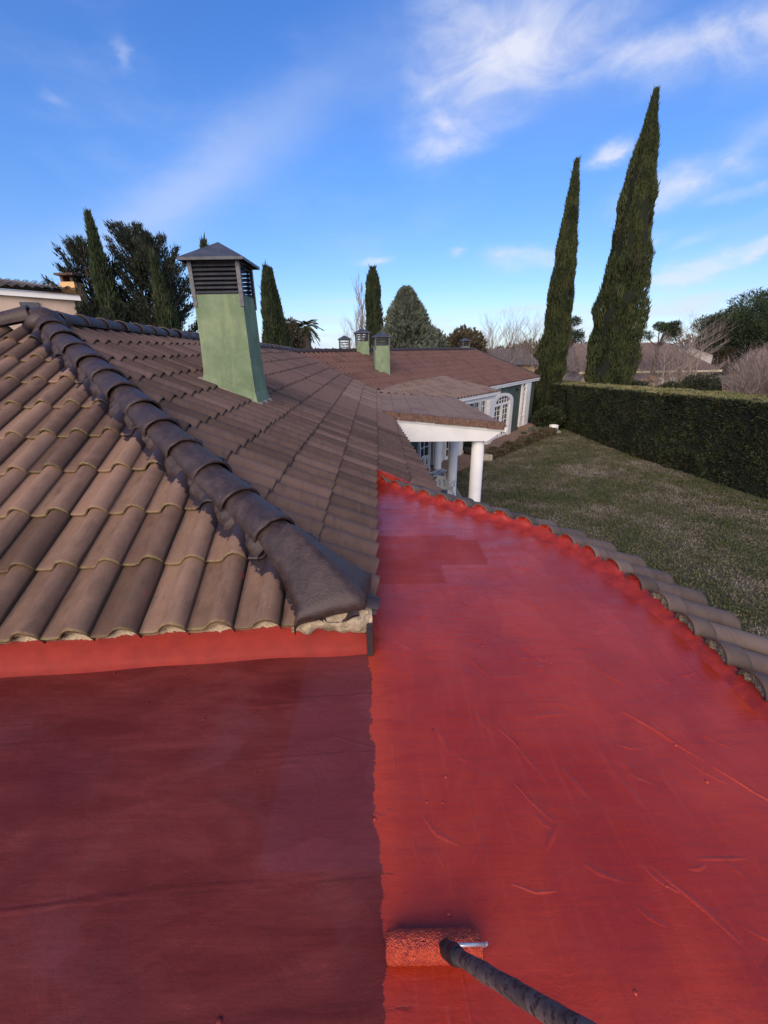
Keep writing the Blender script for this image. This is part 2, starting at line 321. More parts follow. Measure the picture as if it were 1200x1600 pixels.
def f_upstand(T, P, O, b):
    q = T.xyz(P); n = T.noise(T.mapv(P, (1, 1, 1)), 5, 6, 0.7, 0.3); n2 = T.noise(P, 45, 4, 0.7)
    lim = T.m('ADD', 0.163, T.m('ADD', T.m('MULTIPLY', T.m('SUBTRACT', n, 0.5), 0.13), T.m('MULTIPLY', T.m('SUBTRACT', n2, 0.5), 0.03)))
    k = T.step(T.m('SUBTRACT', q[2], lim), -0.002, 0.002)
    red = T.mix(T.step(T.noise(P, 9, 5), 0.3, 0.7), (0.24, 0.016, 0.009), (0.31, 0.024, 0.012))
    mo = T.mix(T.step(n2, 0.3, 0.7), (0.36, 0.27, 0.16), (0.62, 0.50, 0.34))
    return {'Base Color': T.mix(k, red, mo), 'Roughness': 0.75, 'Normal': T.bump(T.noise(P, 50, 4, 0.7), 0.4, 0.005)}
M['upstand'] = mat('upstand_paint', f_upstand)
def f_green(T, P, O, b):
    n = T.noise(P, 2.4, 6, 0.6); n2 = T.noise(T.mapv(P, (5, 5, 1.2)), 1.6, 5, 0.6)
    c = T.mix(T.step(n, 0.35, 0.65), (0.160, 0.225, 0.125), (0.245, 0.315, 0.185))
    c = T.mix(T.m('MULTIPLY', T.step(n2, 0.52, 0.68), 0.45), c, (0.30, 0.36, 0.19))
    c = T.mix(T.m('MULTIPLY', T.step(T.noise(T.mapv(P, (9, 9, 1.6), loc=(1, 5, 2)), 1.0, 5, 0.7), .52, .70), .38), c, (0.105, 0.145, 0.085)); c = T.mix(T.m('MULTIPLY', T.step(T.noise(P, 5.5, 6, .75), .57, .70), .35), c, (.36, .40, .25))
    return {'Base Color': c, 'Roughness': 0.9, 'Normal': T.bump(T.m('ADD', T.noise(P, 40, 5, 0.7), T.m('MULTIPLY', T.noise(P, 9, 4), 2.0)), 0.5, 0.008)}
M['chimney'] = mat('sage_render', f_green)
M['wallgreen'] = simple('dark_green_render', (0.060, 0.088, 0.070), 0.9, 0.12, 3)
M['white'] = simple('white_paint', (0.78, 0.78, 0.76), 0.65, 0.05, 3, 0.1)
M['whiteplastic'] = simple('white_plastic', (0.75, 0.75, 0.72), 0.4, 0.04, 5, 0.05)
M['metal'] = simple('grey_sheet_metal', (0.075, 0.08, 0.095), 0.5, 0.2, 10, 0.1, metal=0.3)
M['metalpost'] = simple('grey_angle_iron', (0.13, 0.13, 0.14), 0.55, 0.25, 20, 0.1, metal=0.3)
M['dark'] = mat('dark_void', color=(0.01, 0.01, 0.01), rough=0.9)
M['glass'] = mat('window_glass', color=(0.02, 0.025, 0.03), rough=0.08)
M['ground'] = simple('distant_ground', (0.14, 0.115, 0.075), 0.95, 0.35, 0.15, 0.3, 3)
M['patio'] = simple('grey_patio', (0.30, 0.275, 0.25), 0.9, 0.18, 2.0)
M['terracotta'] = simple('terracotta_paving', (0.22, 0.135, 0.10), 0.9, 0.2, 3.0)
M['bark'] = simple('bark', (0.12, 0.095, 0.075), 0.95, 0.35, 8)
M['twig'] = simple('bare_twigs', (0.30, 0.24, 0.205), 0.95, 0.25, 4)
M['twigpink'] = simple('reddish_twigs', (0.32, 0.25, 0.215), 0.95, 0.3, 2)
def leafmat(name, lo, hi, scale=3.0, dry=None, dk=0.5):
    def f(T, P, O, b):
        n = T.noise(P, scale, 5, 0.6); n2 = T.noise(P, scale*9, 3, 0.6)
        c = T.mix(T.step(T.m('ADD', T.m('MULTIPLY', n, 0.6), T.m('MULTIPLY', n2, 0.4)), 0.36, 0.64), lo, hi)
        if dry: c = T.mix(T.m('MULTIPLY', T.step(T.noise(P, scale*0.7, 4), 0.56, 0.7), dk), c, dry)
        return {'Base Color': c, 'Roughness': 0.75}
    m_ = mat(name, f, rough=0.75, spec=0.3); return m_
M['cypress'] = leafmat('cypress_foliage', (0.020, 0.030, 0.012), (0.075, 0.090, 0.030), 1.4, (0.085, 0.065, 0.035), 0.4)
M['cypress_far'] = leafmat('far_cypress_foliage', (0.020, 0.032, 0.014), (0.055, 0.075, 0.030), 1.4, (0.06, 0.05, 0.03), 0.3)
M['conifer'] = leafmat('dark_conifer_foliage', (0.014, 0.022, 0.015), (0.045, 0.055, 0.034), 2.0)
M['cedar'] = leafmat('blue_grey_foliage', (0.070, 0.090, 0.062), (0.215, 0.240, 0.180), 2.5)
M['pine'] = leafmat('pine_foliage', (0.020, 0.035, 0.016), (0.060, 0.085, 0.036), 1.2)
M['brownleaf'] = leafmat('brown_leaf', (0.060, 0.050, 0.030), (0.130, 0.105, 0.060), 1.6)
M['palm'] = leafmat('palm_leaf', (0.040, 0.050, 0.020), (0.110, 0.115, 0.055), 2)
M['hedge'] = leafmat('hedge_leaf_shaded', (0.014, 0.021, 0.009), (0.062, 0.073, 0.031), 1.1, (0.060, 0.050, 0.030), 0.5)  # darker leaf colour stands in for shade on the hedge face
M['hedge_sunlit'] = leafmat('hedge_leaf_sunlit', (0.11, 0.12, 0.040), (0.27, 0.25, 0.11), 1.2, (0.40, 0.32, 0.17), 0.6)  # lighter copy of the hedge leaf, sunlight on the top put into colour
M['shrub'] = leafmat('shrub_leaf', (0.018, 0.026, 0.013), (0.05, 0.065, 0.03), 4)
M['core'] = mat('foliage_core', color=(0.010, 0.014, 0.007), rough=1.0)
def f_lawn(T, P, O, b):
    n = T.noise(P, 0.45, 6, 0.65, 0.4); n2 = T.noise(P, 2.2, 6, 0.7); n3 = T.noise(P, 22, 4, 0.75)
    k = T.m('ADD', T.m('MULTIPLY', n, 0.55), T.m('MULTIPLY', n2, 0.45))
    c = T.ramp(T.step(k, 0.36, 0.64), [(0.0, (0.036, 0.047, 0.014)), (0.4, (0.058, 0.058, 0.025)), (0.7, (0.088, 0.075, 0.048)), (1.0, (0.115, 0.098, 0.074))])
    c = T.mix(T.m('MULTIPLY', T.step(n3, 0.5, 0.75), 0.5), c, (0.19, 0.17, 0.125)); c = T.mix(T.m('MULTIPLY', T.step(n3, 0.48, 0.3), 0.6), c, (0.03, 0.035, 0.015))
    return {'Base Color': c, 'Roughness': 0.95, 'Normal': T.bump(n3, 0.8, 0.03)}
M['lawn'] = mat('winter_lawn', f_lawn)
def f_grass(T, P, O, b):
    n = T.noise(P, 0.45, 6, 0.65, 0.4); n2 = T.noise(P, 2.2, 6, 0.7); n3 = T.noise(P, 35, 3, 0.75)
    k = T.m('ADD', T.m('MULTIPLY', n, 0.5), T.m('ADD', T.m('MULTIPLY', n2, 0.3), T.m('MULTIPLY', n3, 0.2)))
    c = T.ramp(T.step(k, 0.38, 0.62), [(0.0, (0.052, 0.070, 0.018)), (0.45, (0.095, 0.098, 0.042)), (0.75, (0.15, 0.135, 0.09)), (1.0, (0.23, 0.21, 0.155))])
    return {'Base Color': c, 'Roughness': 0.85}
M['grass'] = mat('grass_blades', f_grass)

# ------------------------------------------------------------------ ground (setting)
GZ = -3.1
link('ground', mkmesh('ground', [(-1500,-1500,GZ-.03),(1500,-1500,GZ-.03),(1500,1500,GZ-.03),(-1500,1500,GZ-.03)], [(0,1,2,3)], M['ground']), kind='structure')
def grid(name, x0, x1, y0, y1, st, zf, mt, keep=None):
    nx = int((x1-x0)/st)+1; ny = int((y1-y0)/st)+1
    X, Y = np.meshgrid(np.linspace(x0, x1, nx), np.linspace(y0, y1, ny)); Z = zf(X, Y)
    V = np.stack([X.ravel(), Y.ravel(), Z.ravel()], 1); i = np.arange(nx*ny).reshape(ny, nx)
    F = np.stack([i[:-1,:-1].ravel(), i[:-1,1:].ravel(), i[1:,1:].ravel(), i[1:,:-1].ravel()], 1)
    if keep is not None:
        c = V[F].mean(1); F = F[keep(c[:, 0], c[:, 1])]
    return mkmesh(name, V, F, mt, True)
def wav(X, Y, s=1.0):
    return (np.sin(X*1.3*s+Y*.7*s)+np.sin(X*2.9*s-Y*1.9*s+1)+.6*np.sin(X*5.3*s+Y*6.1*s+2)+.4*np.sin(-X*11*s+Y*8*s))/3
link('lawn', grid('lawn', 1.5, 16, -4, 29, .25, lambda X, Y: GZ+.02*wav(X, Y, .8), M['lawn']), kind='structure')
link('patio', MB().box((-1,4,GZ-.2),(2.55,16.4,-3.04)).mesh('patio', M['patio']), kind='structure')

link('path', MB().prism([(-1, 16.4, GZ-.05), (2.55, 16.4, GZ-.05), (4.75, 17.9, GZ-.05), (9.2, 23.2, GZ-.05), (8.2, 25.0, GZ-.05), (1.5, 19.5, GZ-.05)], (0, 0, .085)).mesh('path', M['terracotta']), kind='structure')
# ------------------------------------------------------------------ foliage helpers
def blades(name, P, D, L, W, mt):
    n = len(P); D = D/np.linalg.norm(D, axis=1, keepdims=True)
    r = rg.normal(size=(n, 3)); S = np.cross(D, r); S /= np.linalg.norm(S, axis=1, keepdims=True)
    L = np.asarray(L).reshape(-1, 1); W = np.asarray(W).reshape(-1, 1)
    V = np.stack([P, P+D*L*.45+S*W, P+D*L, P+D*L*.45-S*W], 1).reshape(-1, 3)
    return mkmesh(name, V, np.arange(4*n).reshape(n, 4), mt)
def lumpy(name, prof, c, n, mt, amp=.15, tw=1.0):
    V = []; F = []
    for r, z in prof:
        for k in range(n):
            a = 2*math.pi*k/n; q = Vector((math.cos(a)*1.5, math.sin(a)*1.5, z*tw)); rr = r*(1+amp*noise.noise(q*1.7+Vector(c)))
            V.append((c[0]+rr*math.cos(a), c[1]+rr*math.sin(a), c[2]+z))
    for j in range(len(prof)-1):
        for k in range(n): F.append((j*n+k, j*n+(k+1) % n, (j+1)*n+(k+1) % n, (j+1)*n+k))
    return mkmesh(name, V, F, mt, True)
def cypress(x, y, z0, z1, prof, N, label, mt='cypress', lean=(0, 0), bl=.34, bw=.05, group='tall thin cypresses', tips=((0, 0, 0),)):
    """prof: list of (fraction of height, radius)"""
    root = empty('cypress_tree', (x, y, z0), label, 'tree', group)
    H = z1-z0; fr = [p[0] for p in prof]; ra = [p[1] for p in prof]
    t = rg.random(N)**.9; a = rg.random(N)*2*math.pi; r = np.interp(t, fr, ra)
    lump = np.array([noise.noise(Vector((math.cos(b_)*1.6, math.sin(b_)*1.6, tt*H*.9+x))) for b_, tt in zip(a, t)])
    flute = np.array([noise.noise(Vector((math.cos(b_)*3.6, math.sin(b_)*3.6, tt*H*.25+x+9))) for b_, tt in zip(a, t)])
    R_ = r*(.93+.42*lump+.34*flute)-rg.random(N)**2*.18*r
    P = np.stack([x+lean[0]*t*t+R_*np.cos(a), y+lean[1]*t*t+R_*np.sin(a), z0+t*H*.985], 1)
    D = np.stack([np.cos(a)*.28, np.sin(a)*.28, np.full(N, 1.0)], 1)+rg.normal(size=(N, 3))*.13
    ex = (rg.random(N) < .035)*rg.random(N)*1.1
    child('crown', blades('crown', P, D, bl*(.6+.7*rg.random(N)+ex), bw*(.6+.8*rg.random(N)), M[mt]), root)
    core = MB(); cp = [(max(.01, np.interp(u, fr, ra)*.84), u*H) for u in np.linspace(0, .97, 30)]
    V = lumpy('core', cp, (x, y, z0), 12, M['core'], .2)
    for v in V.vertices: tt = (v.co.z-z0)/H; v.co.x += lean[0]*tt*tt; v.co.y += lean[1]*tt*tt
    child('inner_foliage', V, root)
    part('trunk', MB().tube((x, y, GZ-.05), (x, y, z0+H*.4), .16, .07, 8), M['bark'], root)
    return root
def branchy(root, base, h, mt, levels=4, spread=.5, r0=.12, n0=7, up=.5, seed=1, ratio=.62, first=.25, name='trunk', twn='branch'):
    """bare tree: trunk as one mesh, all branches and twigs as another"""
    rr = random.Random(seed); tr = MB(); br = MB()
    def grow(p, d, L, r, lv, mb):
        n = 3 if lv > 1 else 5; seg = 3; q = p.copy(); dd = d.copy(); pts = []
        for k in range(seg):
            e = q+dd*(L/seg); mb.tube(q, e, r*(1-k/seg*.5), r*(1-(k+1)/seg*.5), n, False); q = e
            dd = (dd+Vector((rr.gauss(0, .1), rr.gauss(0, .1), rr.gauss(0, .04)+.05*up))).normalized(); pts.append(q.copy())
        if lv >= levels: return
        m = n0 if lv == 0 else rr.randint(3, 5)
        for k in range(m):
            f = first+(1-first)*(k+rr.random())/m if lv == 0 else .3+.7*rr.random()
            b = p.lerp(pts[-1], f) if lv == 0 else (p.lerp(pts[0], min(1, f*3)) if f < .33 else pts[min(2, int(f*3))])
            a = rr.random()*2*math.pi; sp = spread*(.7+.6*rr.random())
            nd = (dd*(1-sp*.5)+Vector((math.cos(a), math.sin(a), 0))*sp+Vector((0, 0, up*.5))).normalized()
            grow(b, nd, L*ratio*(.7+.5*rr.random())*(1-.35*f if lv == 0 else 1), max(.006, r*.5), lv+1, br)
    grow(Vector(base), Vector((0, 0, 1)), h, r0, 0, tr)
    part(name, tr, mt, root); part(twn, br, mt, root)
def scatter_ball(c, rad, n):
    v = rg.normal(size=(n, 3)); v /= np.linalg.norm(v, axis=1, keepdims=True)
    return np.array(c)+v*np.array(rad)*(rg.random((n, 1))**.35), v

# ================================================================== THE HOUSE
house = empty('house', (-3, 8, GZ), 'green walled house under brown tile roofs, with a red coated flat roof in front', 'house')
Z3 = Vector((0, 0, 1))
class Facet:
    """a sloping roof plane: O on the eave, e along the eave (to the right when looking up the slope), T = rise per metre"""
    def __init__(s, O, e, T):
        s.O = Vector(O); s.e = Vector((e[0], e[1], 0)).normalized(); s.T = T
        s.v = Vector((-s.e.y, s.e.x, T)).normalized(); s.n = s.e.cross(s.v).normalized()
    def uv(s, P): d = Vector(P)-s.O; return Vector((d.dot(s.e), d.dot(s.v)))
    def pt(s, u, v, h=0): return s.O+s.e*u+s.v*v+s.n*h
    def mat(s): return Matrix(((s.e.x, s.v.x, s.n.x, s.O.x), (s.e.y, s.v.y, s.n.y, s.O.y), (s.e.z, s.v.z, s.n.z, s.O.z), (0, 0, 0, 1)))
TW, TR = 0.232, 0.432        # tile pitch across, row exposure up the slope
PROF = [(0, .004), (.03, -.001), (.068, .0), (.090, .010), (.106, .034), (.130, .060), (.162, .071), (.193, .061), (.214, .038), (.226, .008), (.229, -.010)]
def tile_mesh(name, mt, W=TW, L=TR+.045, hs=1.0, lift=.024, th=.013, seed=0, simple_=False):
    r = random.Random(seed); pr = PROF if not simple_ else PROF[1::2]+[PROF[-1]]
    n = len(pr); V = []; F = []
    st = [0.0, .016, .05, L] if not simple_ else [0.0, .03, L]
    jit = [r.gauss(0, .0012) for _ in range(n)]
    for j, y in enumerate(st):
        for k, (u, z) in enumerate(pr):
            V.append((u*W/TW, y, z*hs*(1-.05*y/L)+lift*(1-y/L)+jit[k]-(.003 if j == 0 and not simple_ else 0)))
    for j in range(len(st)-1):
        for k in range(n-1): F.append((j*n+k, j*n+k+1, (j+1)*n+k+1, (j+1)*n+k))
    b0 = len(V)                                   # thickness of the lower lip
    for k, (u, z) in enumerate(pr): V.append((u*W/TW, .004, z*hs+lift+jit[k]-th-.003))
    for k in range(n-1): F.append((b0+k, b0+k+1, k+1, k))
    b1 = len(V)                                   # right edge thickness
    for y in (st[0], st[-1]): V.append((pr[-1][0]*W/TW, y, pr[-1][1]*hs+lift*(1-y/L)-th-.006))
    F.append((n-1, b1, b1+1, len(st)*n-1))
    me = mkmesh(name, V, F, mt)
    sm = [True]*len(me.polygons)
    for p in me.polygons:
        if p.index >= (len(st)-1)*(n-1): sm[p.index] = False
    me.polygons.foreach_set('use_smooth', sm)
    at = me.attributes.new('lip', 'FLOAT', 'POINT')
    at.data.foreach_set('value', [1.0 if v.co.y < .006 else 0.0 for v in me.vertices])
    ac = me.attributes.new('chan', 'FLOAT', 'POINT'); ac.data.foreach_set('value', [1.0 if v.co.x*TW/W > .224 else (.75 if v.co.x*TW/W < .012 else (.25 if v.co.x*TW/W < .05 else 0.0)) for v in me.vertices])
    return me
def clip(me, planes):
    bm = bmesh.new(); bm.from_mesh(me)
    for (p, nrm) in planes:                       # keep the side nrm points to
        bmesh.ops.bisect_plane(bm, geom=bm.verts[:]+bm.edges[:]+bm.faces[:], plane_co=p, plane_no=nrm, clear_inner=True)
    return bm
def inward(poly):                                 # convex ccw polygon in uv -> bisect planes
    out = []
    for i in range(len(poly)):
        a = poly[i]; b = poly[(i+1) % len(poly)]; d = b-a; out.append((Vector((a.x, a.y, 0)), Vector((-d.y, d.x, 0)).normalized()))
    return out
def cells(F_, poly, v0, W, Rr, u0=0.0):
    """tile positions (lower left corner in uv) touching the polygon, and whether each needs cutting"""
    pl = inward(poly); us = [p.x for p in poly]; vs = [p.y for p in poly]; out = []
    for j in range(int((min(vs)-v0)/Rr)-1, int((max(vs)-v0)/Rr)+2):
        for i in range(int((min(us)-u0)/W)-1, int((max(us)-u0)/W)+2):
            u, v = u0+i*W, v0+j*Rr
            c = [Vector((u+a, v+b, 0)) for a, b in ((0, 0), (W, 0), (W, Rr+.045), (0, Rr+.045))]
            cut = False; dead = False
            for p, nn in pl:
                s = [(q-p).dot(nn) for q in c]
                if max(s) < .01: dead = True; break
                if min(s) < -.004: cut = True
            if not dead: out.append((u, v, cut))
    return out, pl
def field(parent, F_, poly, v0, mt, name, W=TW, Rr=TR, hs=1.0, u0=0.0, seed=1, coarse=True, lift=.024):
    """a whole tile field as one part, for tiles too many or too small to stand singly"""
    cs, pl = cells(F_, poly, v0, W, Rr, u0); return field_from(parent, F_, cs, pl, mt, name, W, Rr, hs, seed, coarse, lift)
def field_from(parent, F_, cs, pl, mt, name, W=TW, Rr=TR, hs=1.0, seed=1, coarse=True, lift=.024):
    src = tile_mesh('tmp', mt, W, Rr+.045, hs, lift, seed=seed, simple_=coarse)
    nv = len(src.vertices); co = np.empty(nv*3); src.vertices.foreach_get('co', co); co = co.reshape(-1, 3)
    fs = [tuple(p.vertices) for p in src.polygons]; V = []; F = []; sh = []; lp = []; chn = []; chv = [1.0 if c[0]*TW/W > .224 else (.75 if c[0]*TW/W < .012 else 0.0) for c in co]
    lipv = [1.0 if c[1] < .006 else 0.0 for c in co]
    for u, v, cut in cs:
        q = co.copy(); j = rg.normal(size=3); q[:, 0] += u+j[0]*.002; q[:, 1] += v+j[1]*.004; q[:, 2] += j[2]*.0016
        b = len(V); V += q.tolist(); F += [tuple(x+b for x in f) for f in fs]; sh += [rg.random()]*nv; lp += lipv; chn += chv
    me = mkmesh(name, V, F, mt)
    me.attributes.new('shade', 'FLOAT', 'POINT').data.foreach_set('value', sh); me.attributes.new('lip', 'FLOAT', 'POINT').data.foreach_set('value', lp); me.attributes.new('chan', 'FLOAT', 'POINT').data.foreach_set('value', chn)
    bm = clip(me, pl); bm.to_mesh(me); bm.free(); me.polygons.foreach_set('use_smooth', [abs(p.normal.y) < .6 for p in me.polygons]); me.transform(F_.mat())
    return child(name, me, parent, kind='stuff')
def deck(name, F_, poly, mt, parent, h=-.035, th=.12, **kw):
    return part(name, MB().prism([F_.pt(p.x, p.y, h-th) for p in poly], F_.n*th), mt, parent, **kw)

def tri_z(F_, x, y): # height of plane F_ above (x, y)
    return F_.O.z-(F_.n.x*(x-F_.O.x)+F_.n.y*(y-F_.O.y))/F_.n.z
ca, sa = math.cos(R(4)), math.sin(R(4))
FA = Facet((-0.13, 1.85, 0.19), (ca, sa), 0.45)
FB = Facet((-0.08, 3.0, 0.15), (-math.sin(R(.8)), math.cos(R(.8))), 0.45)
FE = Facet((4.37, 19.5, -0.22), (0.6, 0.8), 0.45)
FC = Facet((0, 9.7, 0.10), (0.0, 1.0), 0.11)
HIP0 = Vector((-0.06, 1.77, 0.15)); HD = Vector((-0.7, 0.644, 0.31)); APEX = Vector((-3.76, 5.17, 1.79))
VAL0 = Vector((-0.35, 14.76, 0.20)); RIDGE_E0 = Vector((-3.08, 15.64, 1.42)); RIDGE_E1 = Vector((5.45, 26.75, 1.36)); EHIP = Vector((9.45, 26.19, -0.24))
LHIP = Vector((-7.2, 3.55, 1.03))
v2 = lambda F_, P: F_.uv(P)
# ---- front slope (faces the viewer), cut by the hip
A_poly = [FA.uv((-6.6, 1.40, .19)), FA.uv(HIP0+HD*.10), FA.uv(APEX), FA.uv((-5.6, 4.25, 1.38))]
A_poly[0].y = -.03; A_poly[1].y = -.03
# ---- side slope (falls to the right); split where the flat roof cuts it off
yb = 4.81
B1 = [FB.uv(HIP0), FB.uv((-.08, 3, .15)), FB.uv((-.10, yb, .15)), FB.uv((-2.0, yb, .9)), FB.uv((-3.6, yb+.3, 1.7)), FB.uv(APEX)]
B1[0].y = 0; B1[1].y = 0; B1[2].y = 0
ub = FB.uv((-.10, yb, .15)).x
hipuv = FB.uv(APEX)
h0 = FB.uv(HIP0); hv = h0.y+(hipuv.y-h0.y)*(ub-h0.x)/(hipuv.x-h0.x)
h1 = FB.uv(HIP0+HD*.20); B1 = [Vector((h1.x, 0)), Vector((ub, 0)), Vector((ub, hv)), h1]
eaveB = -0.885
B2 = [Vector((ub, -.872)), Vector((FB.uv((0, 9.72, 0)).x, -.47)), Vector((FB.uv((0, 9.72, 0)).x, FB.uv((-3.5, 10.3, 1.66)).y)), Vector((hipuv.x, hipuv.y)), Vector((ub, hv))]
u97 = FB.uv((0, 9.72, 0)).x
re = FB.uv(RIDGE_E0)
B3 = [Vector((u97, FB.uv((0, 9.7, .113)).y)), FB.uv(VAL0+Vector((.25, -.05, -.1))), FB.uv(RIDGE_E0), Vector((u97, FB.uv((-3.45, 10.3, 1.64)).y))]
A_deck = [p.copy() for p in A_poly]; A_deck[0].y = .06; A_deck[1] = FA.uv(HIP0+HD*.22); A_deck[1].y = .06
roof = deck('roof', FA, A_deck, M['dark'], house, label='brown clay tile slopes meeting at a dark coated hip')
DK = MB()
for F_, pl_ in ((FB, B1), (FB, B2), (FB, B3)): DK.prism([F_.pt(p.x, p.y, -.15) for p in pl_], F_.n*.11)
# unseen far slopes close the roof volume behind the ridges
DK.raw([APEX-Z3*.05, RIDGE_E0-Z3*.05, (-8.5, 15.6, -.4), (-8.5, 5.2, -.4)], [(0, 1, 2, 3)])
DK.raw([APEX-Z3*.05, (-8.5, 5.2, -.4), (-8.9, 1.7, -.2), (-5.8, 4.12, 1.3)], [(0, 1, 2, 3)])
part('under_deck', DK, M['tile_side'], house)

allt = []
rowsA, plA = cells(FA, A_poly, -.03, TW, TR, .06)
allt += [(FA, u, v, c, plA, 'A') for u, v, c in rowsA]
rowsB1, plB1 = cells(FB, B1, eaveB, TW, TR, ub); rowsB2, plB2 = cells(FB, B2, eaveB, TW, TR, ub)
allt += [(FB, u, v, c, plB1, 'B') for u, v, c in rowsB1]+[(FB, u, v, c, plB2, 'C') for u, v, c in rowsB2]
rowsB3, plB3 = cells(FB, B3, eaveB, TW, TR, ub)
ci = cam.matrix_world.inverted()
def inview(P, mx=1.0):
    q = ci @ P; return q.z < -.2 and abs(q.x/-q.z*658) < 600*mx+40 and abs(q.y/-q.z*658) < 800*mx+40
def dist(t): P = t[0].pt(t[1]+.11, t[2]+.22); return (P-Vector((0, 0, 1.5))).length if inview(P) else 99
allt.sort(key=dist)
solo, rest = allt[:300], allt[300:]
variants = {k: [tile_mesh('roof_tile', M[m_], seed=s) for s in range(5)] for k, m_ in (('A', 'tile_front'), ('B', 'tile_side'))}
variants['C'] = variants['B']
inv = roof.matrix_world.inverted()
def jm(F_, u, v, r):
    Mx = F_.mat() @ Matrix.Translation((u+r.gauss(0, .0016), v+r.gauss(0, .004), r.gauss(0, .0012))) @ Matrix.Rotation(r.gauss(0, .006), 4, 'Z') @ Matrix.Rotation(r.gauss(0, .006), 4, 'Y')
    return Mx
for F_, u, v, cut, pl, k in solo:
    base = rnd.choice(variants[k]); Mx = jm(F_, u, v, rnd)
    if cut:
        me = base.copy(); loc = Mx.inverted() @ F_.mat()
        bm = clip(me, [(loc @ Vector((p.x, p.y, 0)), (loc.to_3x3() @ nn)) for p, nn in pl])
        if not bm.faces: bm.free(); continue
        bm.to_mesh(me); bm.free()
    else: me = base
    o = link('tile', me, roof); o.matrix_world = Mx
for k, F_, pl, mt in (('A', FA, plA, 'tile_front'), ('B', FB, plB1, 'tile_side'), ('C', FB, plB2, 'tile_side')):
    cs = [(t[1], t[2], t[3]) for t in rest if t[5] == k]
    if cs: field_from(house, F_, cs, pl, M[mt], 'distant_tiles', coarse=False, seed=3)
vz = .84
lowB = [B3[0], B3[1], B3[1].lerp(B3[2], (vz-B3[1].y)/(B3[2].y-B3[1].y)), Vector((u97, vz))]; upB = [Vector((u97, vz)), lowB[2], B3[2], B3[3]]
for pq, mt in ((upB, 'tile_side'), (lowB, 'tile_pale')):
    rw, pl_ = cells(FB, pq, eaveB, TW, TR, ub); field_from(house, FB, rw, pl_, M[mt], 'distant_tiles', coarse=False, seed=4)

# ---- ridge and hip caps, slopped over with dark sealant
def ridge_mesh(name, L=.43, r0=.108, r1=.124, seed=0, mt='coat'):
    r = random.Random(seed); V = []; F = []; n = 13
    st = [(0, r1*1.02), (.018, r1*1.045), (.045, r1*1.01), (L*.5, (r0+r1)/2), (L, r0)]
    for y, rad in st:
        for k in range(n):
            a = math.pi*(-.08+1.16*k/(n-1)); rr = rad*(1+r.gauss(0, .012))
            x = rr*math.cos(a)*1.12; z = rr*math.sin(a)*.92
            V.append((x, y+(.012*noise.noise(Vector((a*3, seed*7, 1))) if y < .1 else 0), z+(.014*(1-y/L))))
    for j in range(len(st)-1):
        for k in range(n-1): F.append((j*n+k, j*n+k+1, (j+1)*n+k+1, (j+1)*n+k))
    b = len(V)
    for k in range(n): v = V[k]; V.append((v[0]*.9, .01, v[2]*.86))
    for k in range(n-1): F.append((b+k, b+k+1, k+1, k))
    bm_ = mkmesh(name, V, F, M[mt], True); return bm_
ridgev = [ridge_mesh('ridge_tile', seed=s) for s in range(4)]
def caps(P0, P1, step, parent, lift=.03, sc=1.0, first=None, start=0.0):
    P0 = Vector(P0); P1 = Vector(P1); d = (P1-P0); Ln = d.length; y = d.normalized(); x = y.cross(Z3).normalized(); z = x.cross(y)
    s = start; k = 0
    while s < Ln-.1:
        o = link('ridge_tile', ridgev[k % 4], parent); c = P0+y*s+z*lift+x*rnd.gauss(0, .004)
        f = sc*(1+rnd.gauss(0, .015))
        Mx = Matrix(((x.x, y.x, z.x, c.x), (x.y, y.y, z.y, c.y), (x.z, y.z, z.z, c.z), (0, 0, 0, 1)))
        o.matrix_world = Mx @ Matrix.Rotation(rnd.gauss(0, .012), 4, 'Z') @ Matrix.Diagonal((f, step/.37, f, 1)); s += step; k += 1
caps(HIP0+HD*.50, HIP0+HD*5.25, .37, roof, .035, 1.0)
caps(APEX+Vector((-.2, -.1, .02)), (-6.6, 3.75, 1.2), .37, roof, .03, 1.0, start=-.15)
caps(APEX+Vector((.02, .15, .02)), RIDGE_E0+Vector((0, 0, .02)), .37, roof, .03, .95)
caps(RIDGE_E0, RIDGE_E1, .40, house, .02, .9)
caps(EHIP+(RIDGE_E1-EHIP).normalized()*.1, RIDGE_E1, .40, house, .02, .8)
part('apex_cap', MB().lathe(APEX-Z3*.02, [(.21, -.02), (.20, .08), (.14, .17), (.05, .21)], 14), M['coat'], roof, True)
# last hip cap flares out over the corner
V = []; F = []; n = 21
pL = Vector((-.675, -.738, 0)); pR = Vector((.675, .738, 0))
for t, wl, wr, ch_ in ((.062, .36, .42, .045), (.075, .355, .42, .080), (.14, .31, .36, .095), (.24, .25, .29, .115), (.36, .205, .22, .128), (.48, .175, .185, .132), (.60, .155, .16, .132), (.70, .148, .15, .130)):
    c = HIP0+HD*t; f = min(1, t/.55); dl = (-FA.e*(1-f)+pL*f).normalized(); dr_ = (FB.e*(1-f)+pR*f).normalized()
    for k in range(n):
        a = math.pi*k/(n-1); x = math.cos(a); F_ = FA if x > 0 else FB; q = c+(dl*(wl*x) if x > 0 else dr_*(wr*-x))
        q.z = tri_z(F_, q.x, q.y)+.035*(1-abs(x))+ch_*math.sin(a)**.48+.034*min(1, math.sin(a)*4)+.012+.008*noise.noise(q*9); V.append(q)
for j in range(7):
    for k in range(n-1): F.append((j*n+k, (j+1)*n+k, (j+1)*n+k+1, j*n+k+1))
b = len(V); V += [V[k]+Vector((0, .02, -.035)) for k in range(n)]
for k in range(n-1): F.append((b+k, k, k+1, b+k+1))
child('hip_end_cap', mkmesh('hip_end_cap', V, F, M['coat'], True), roof)
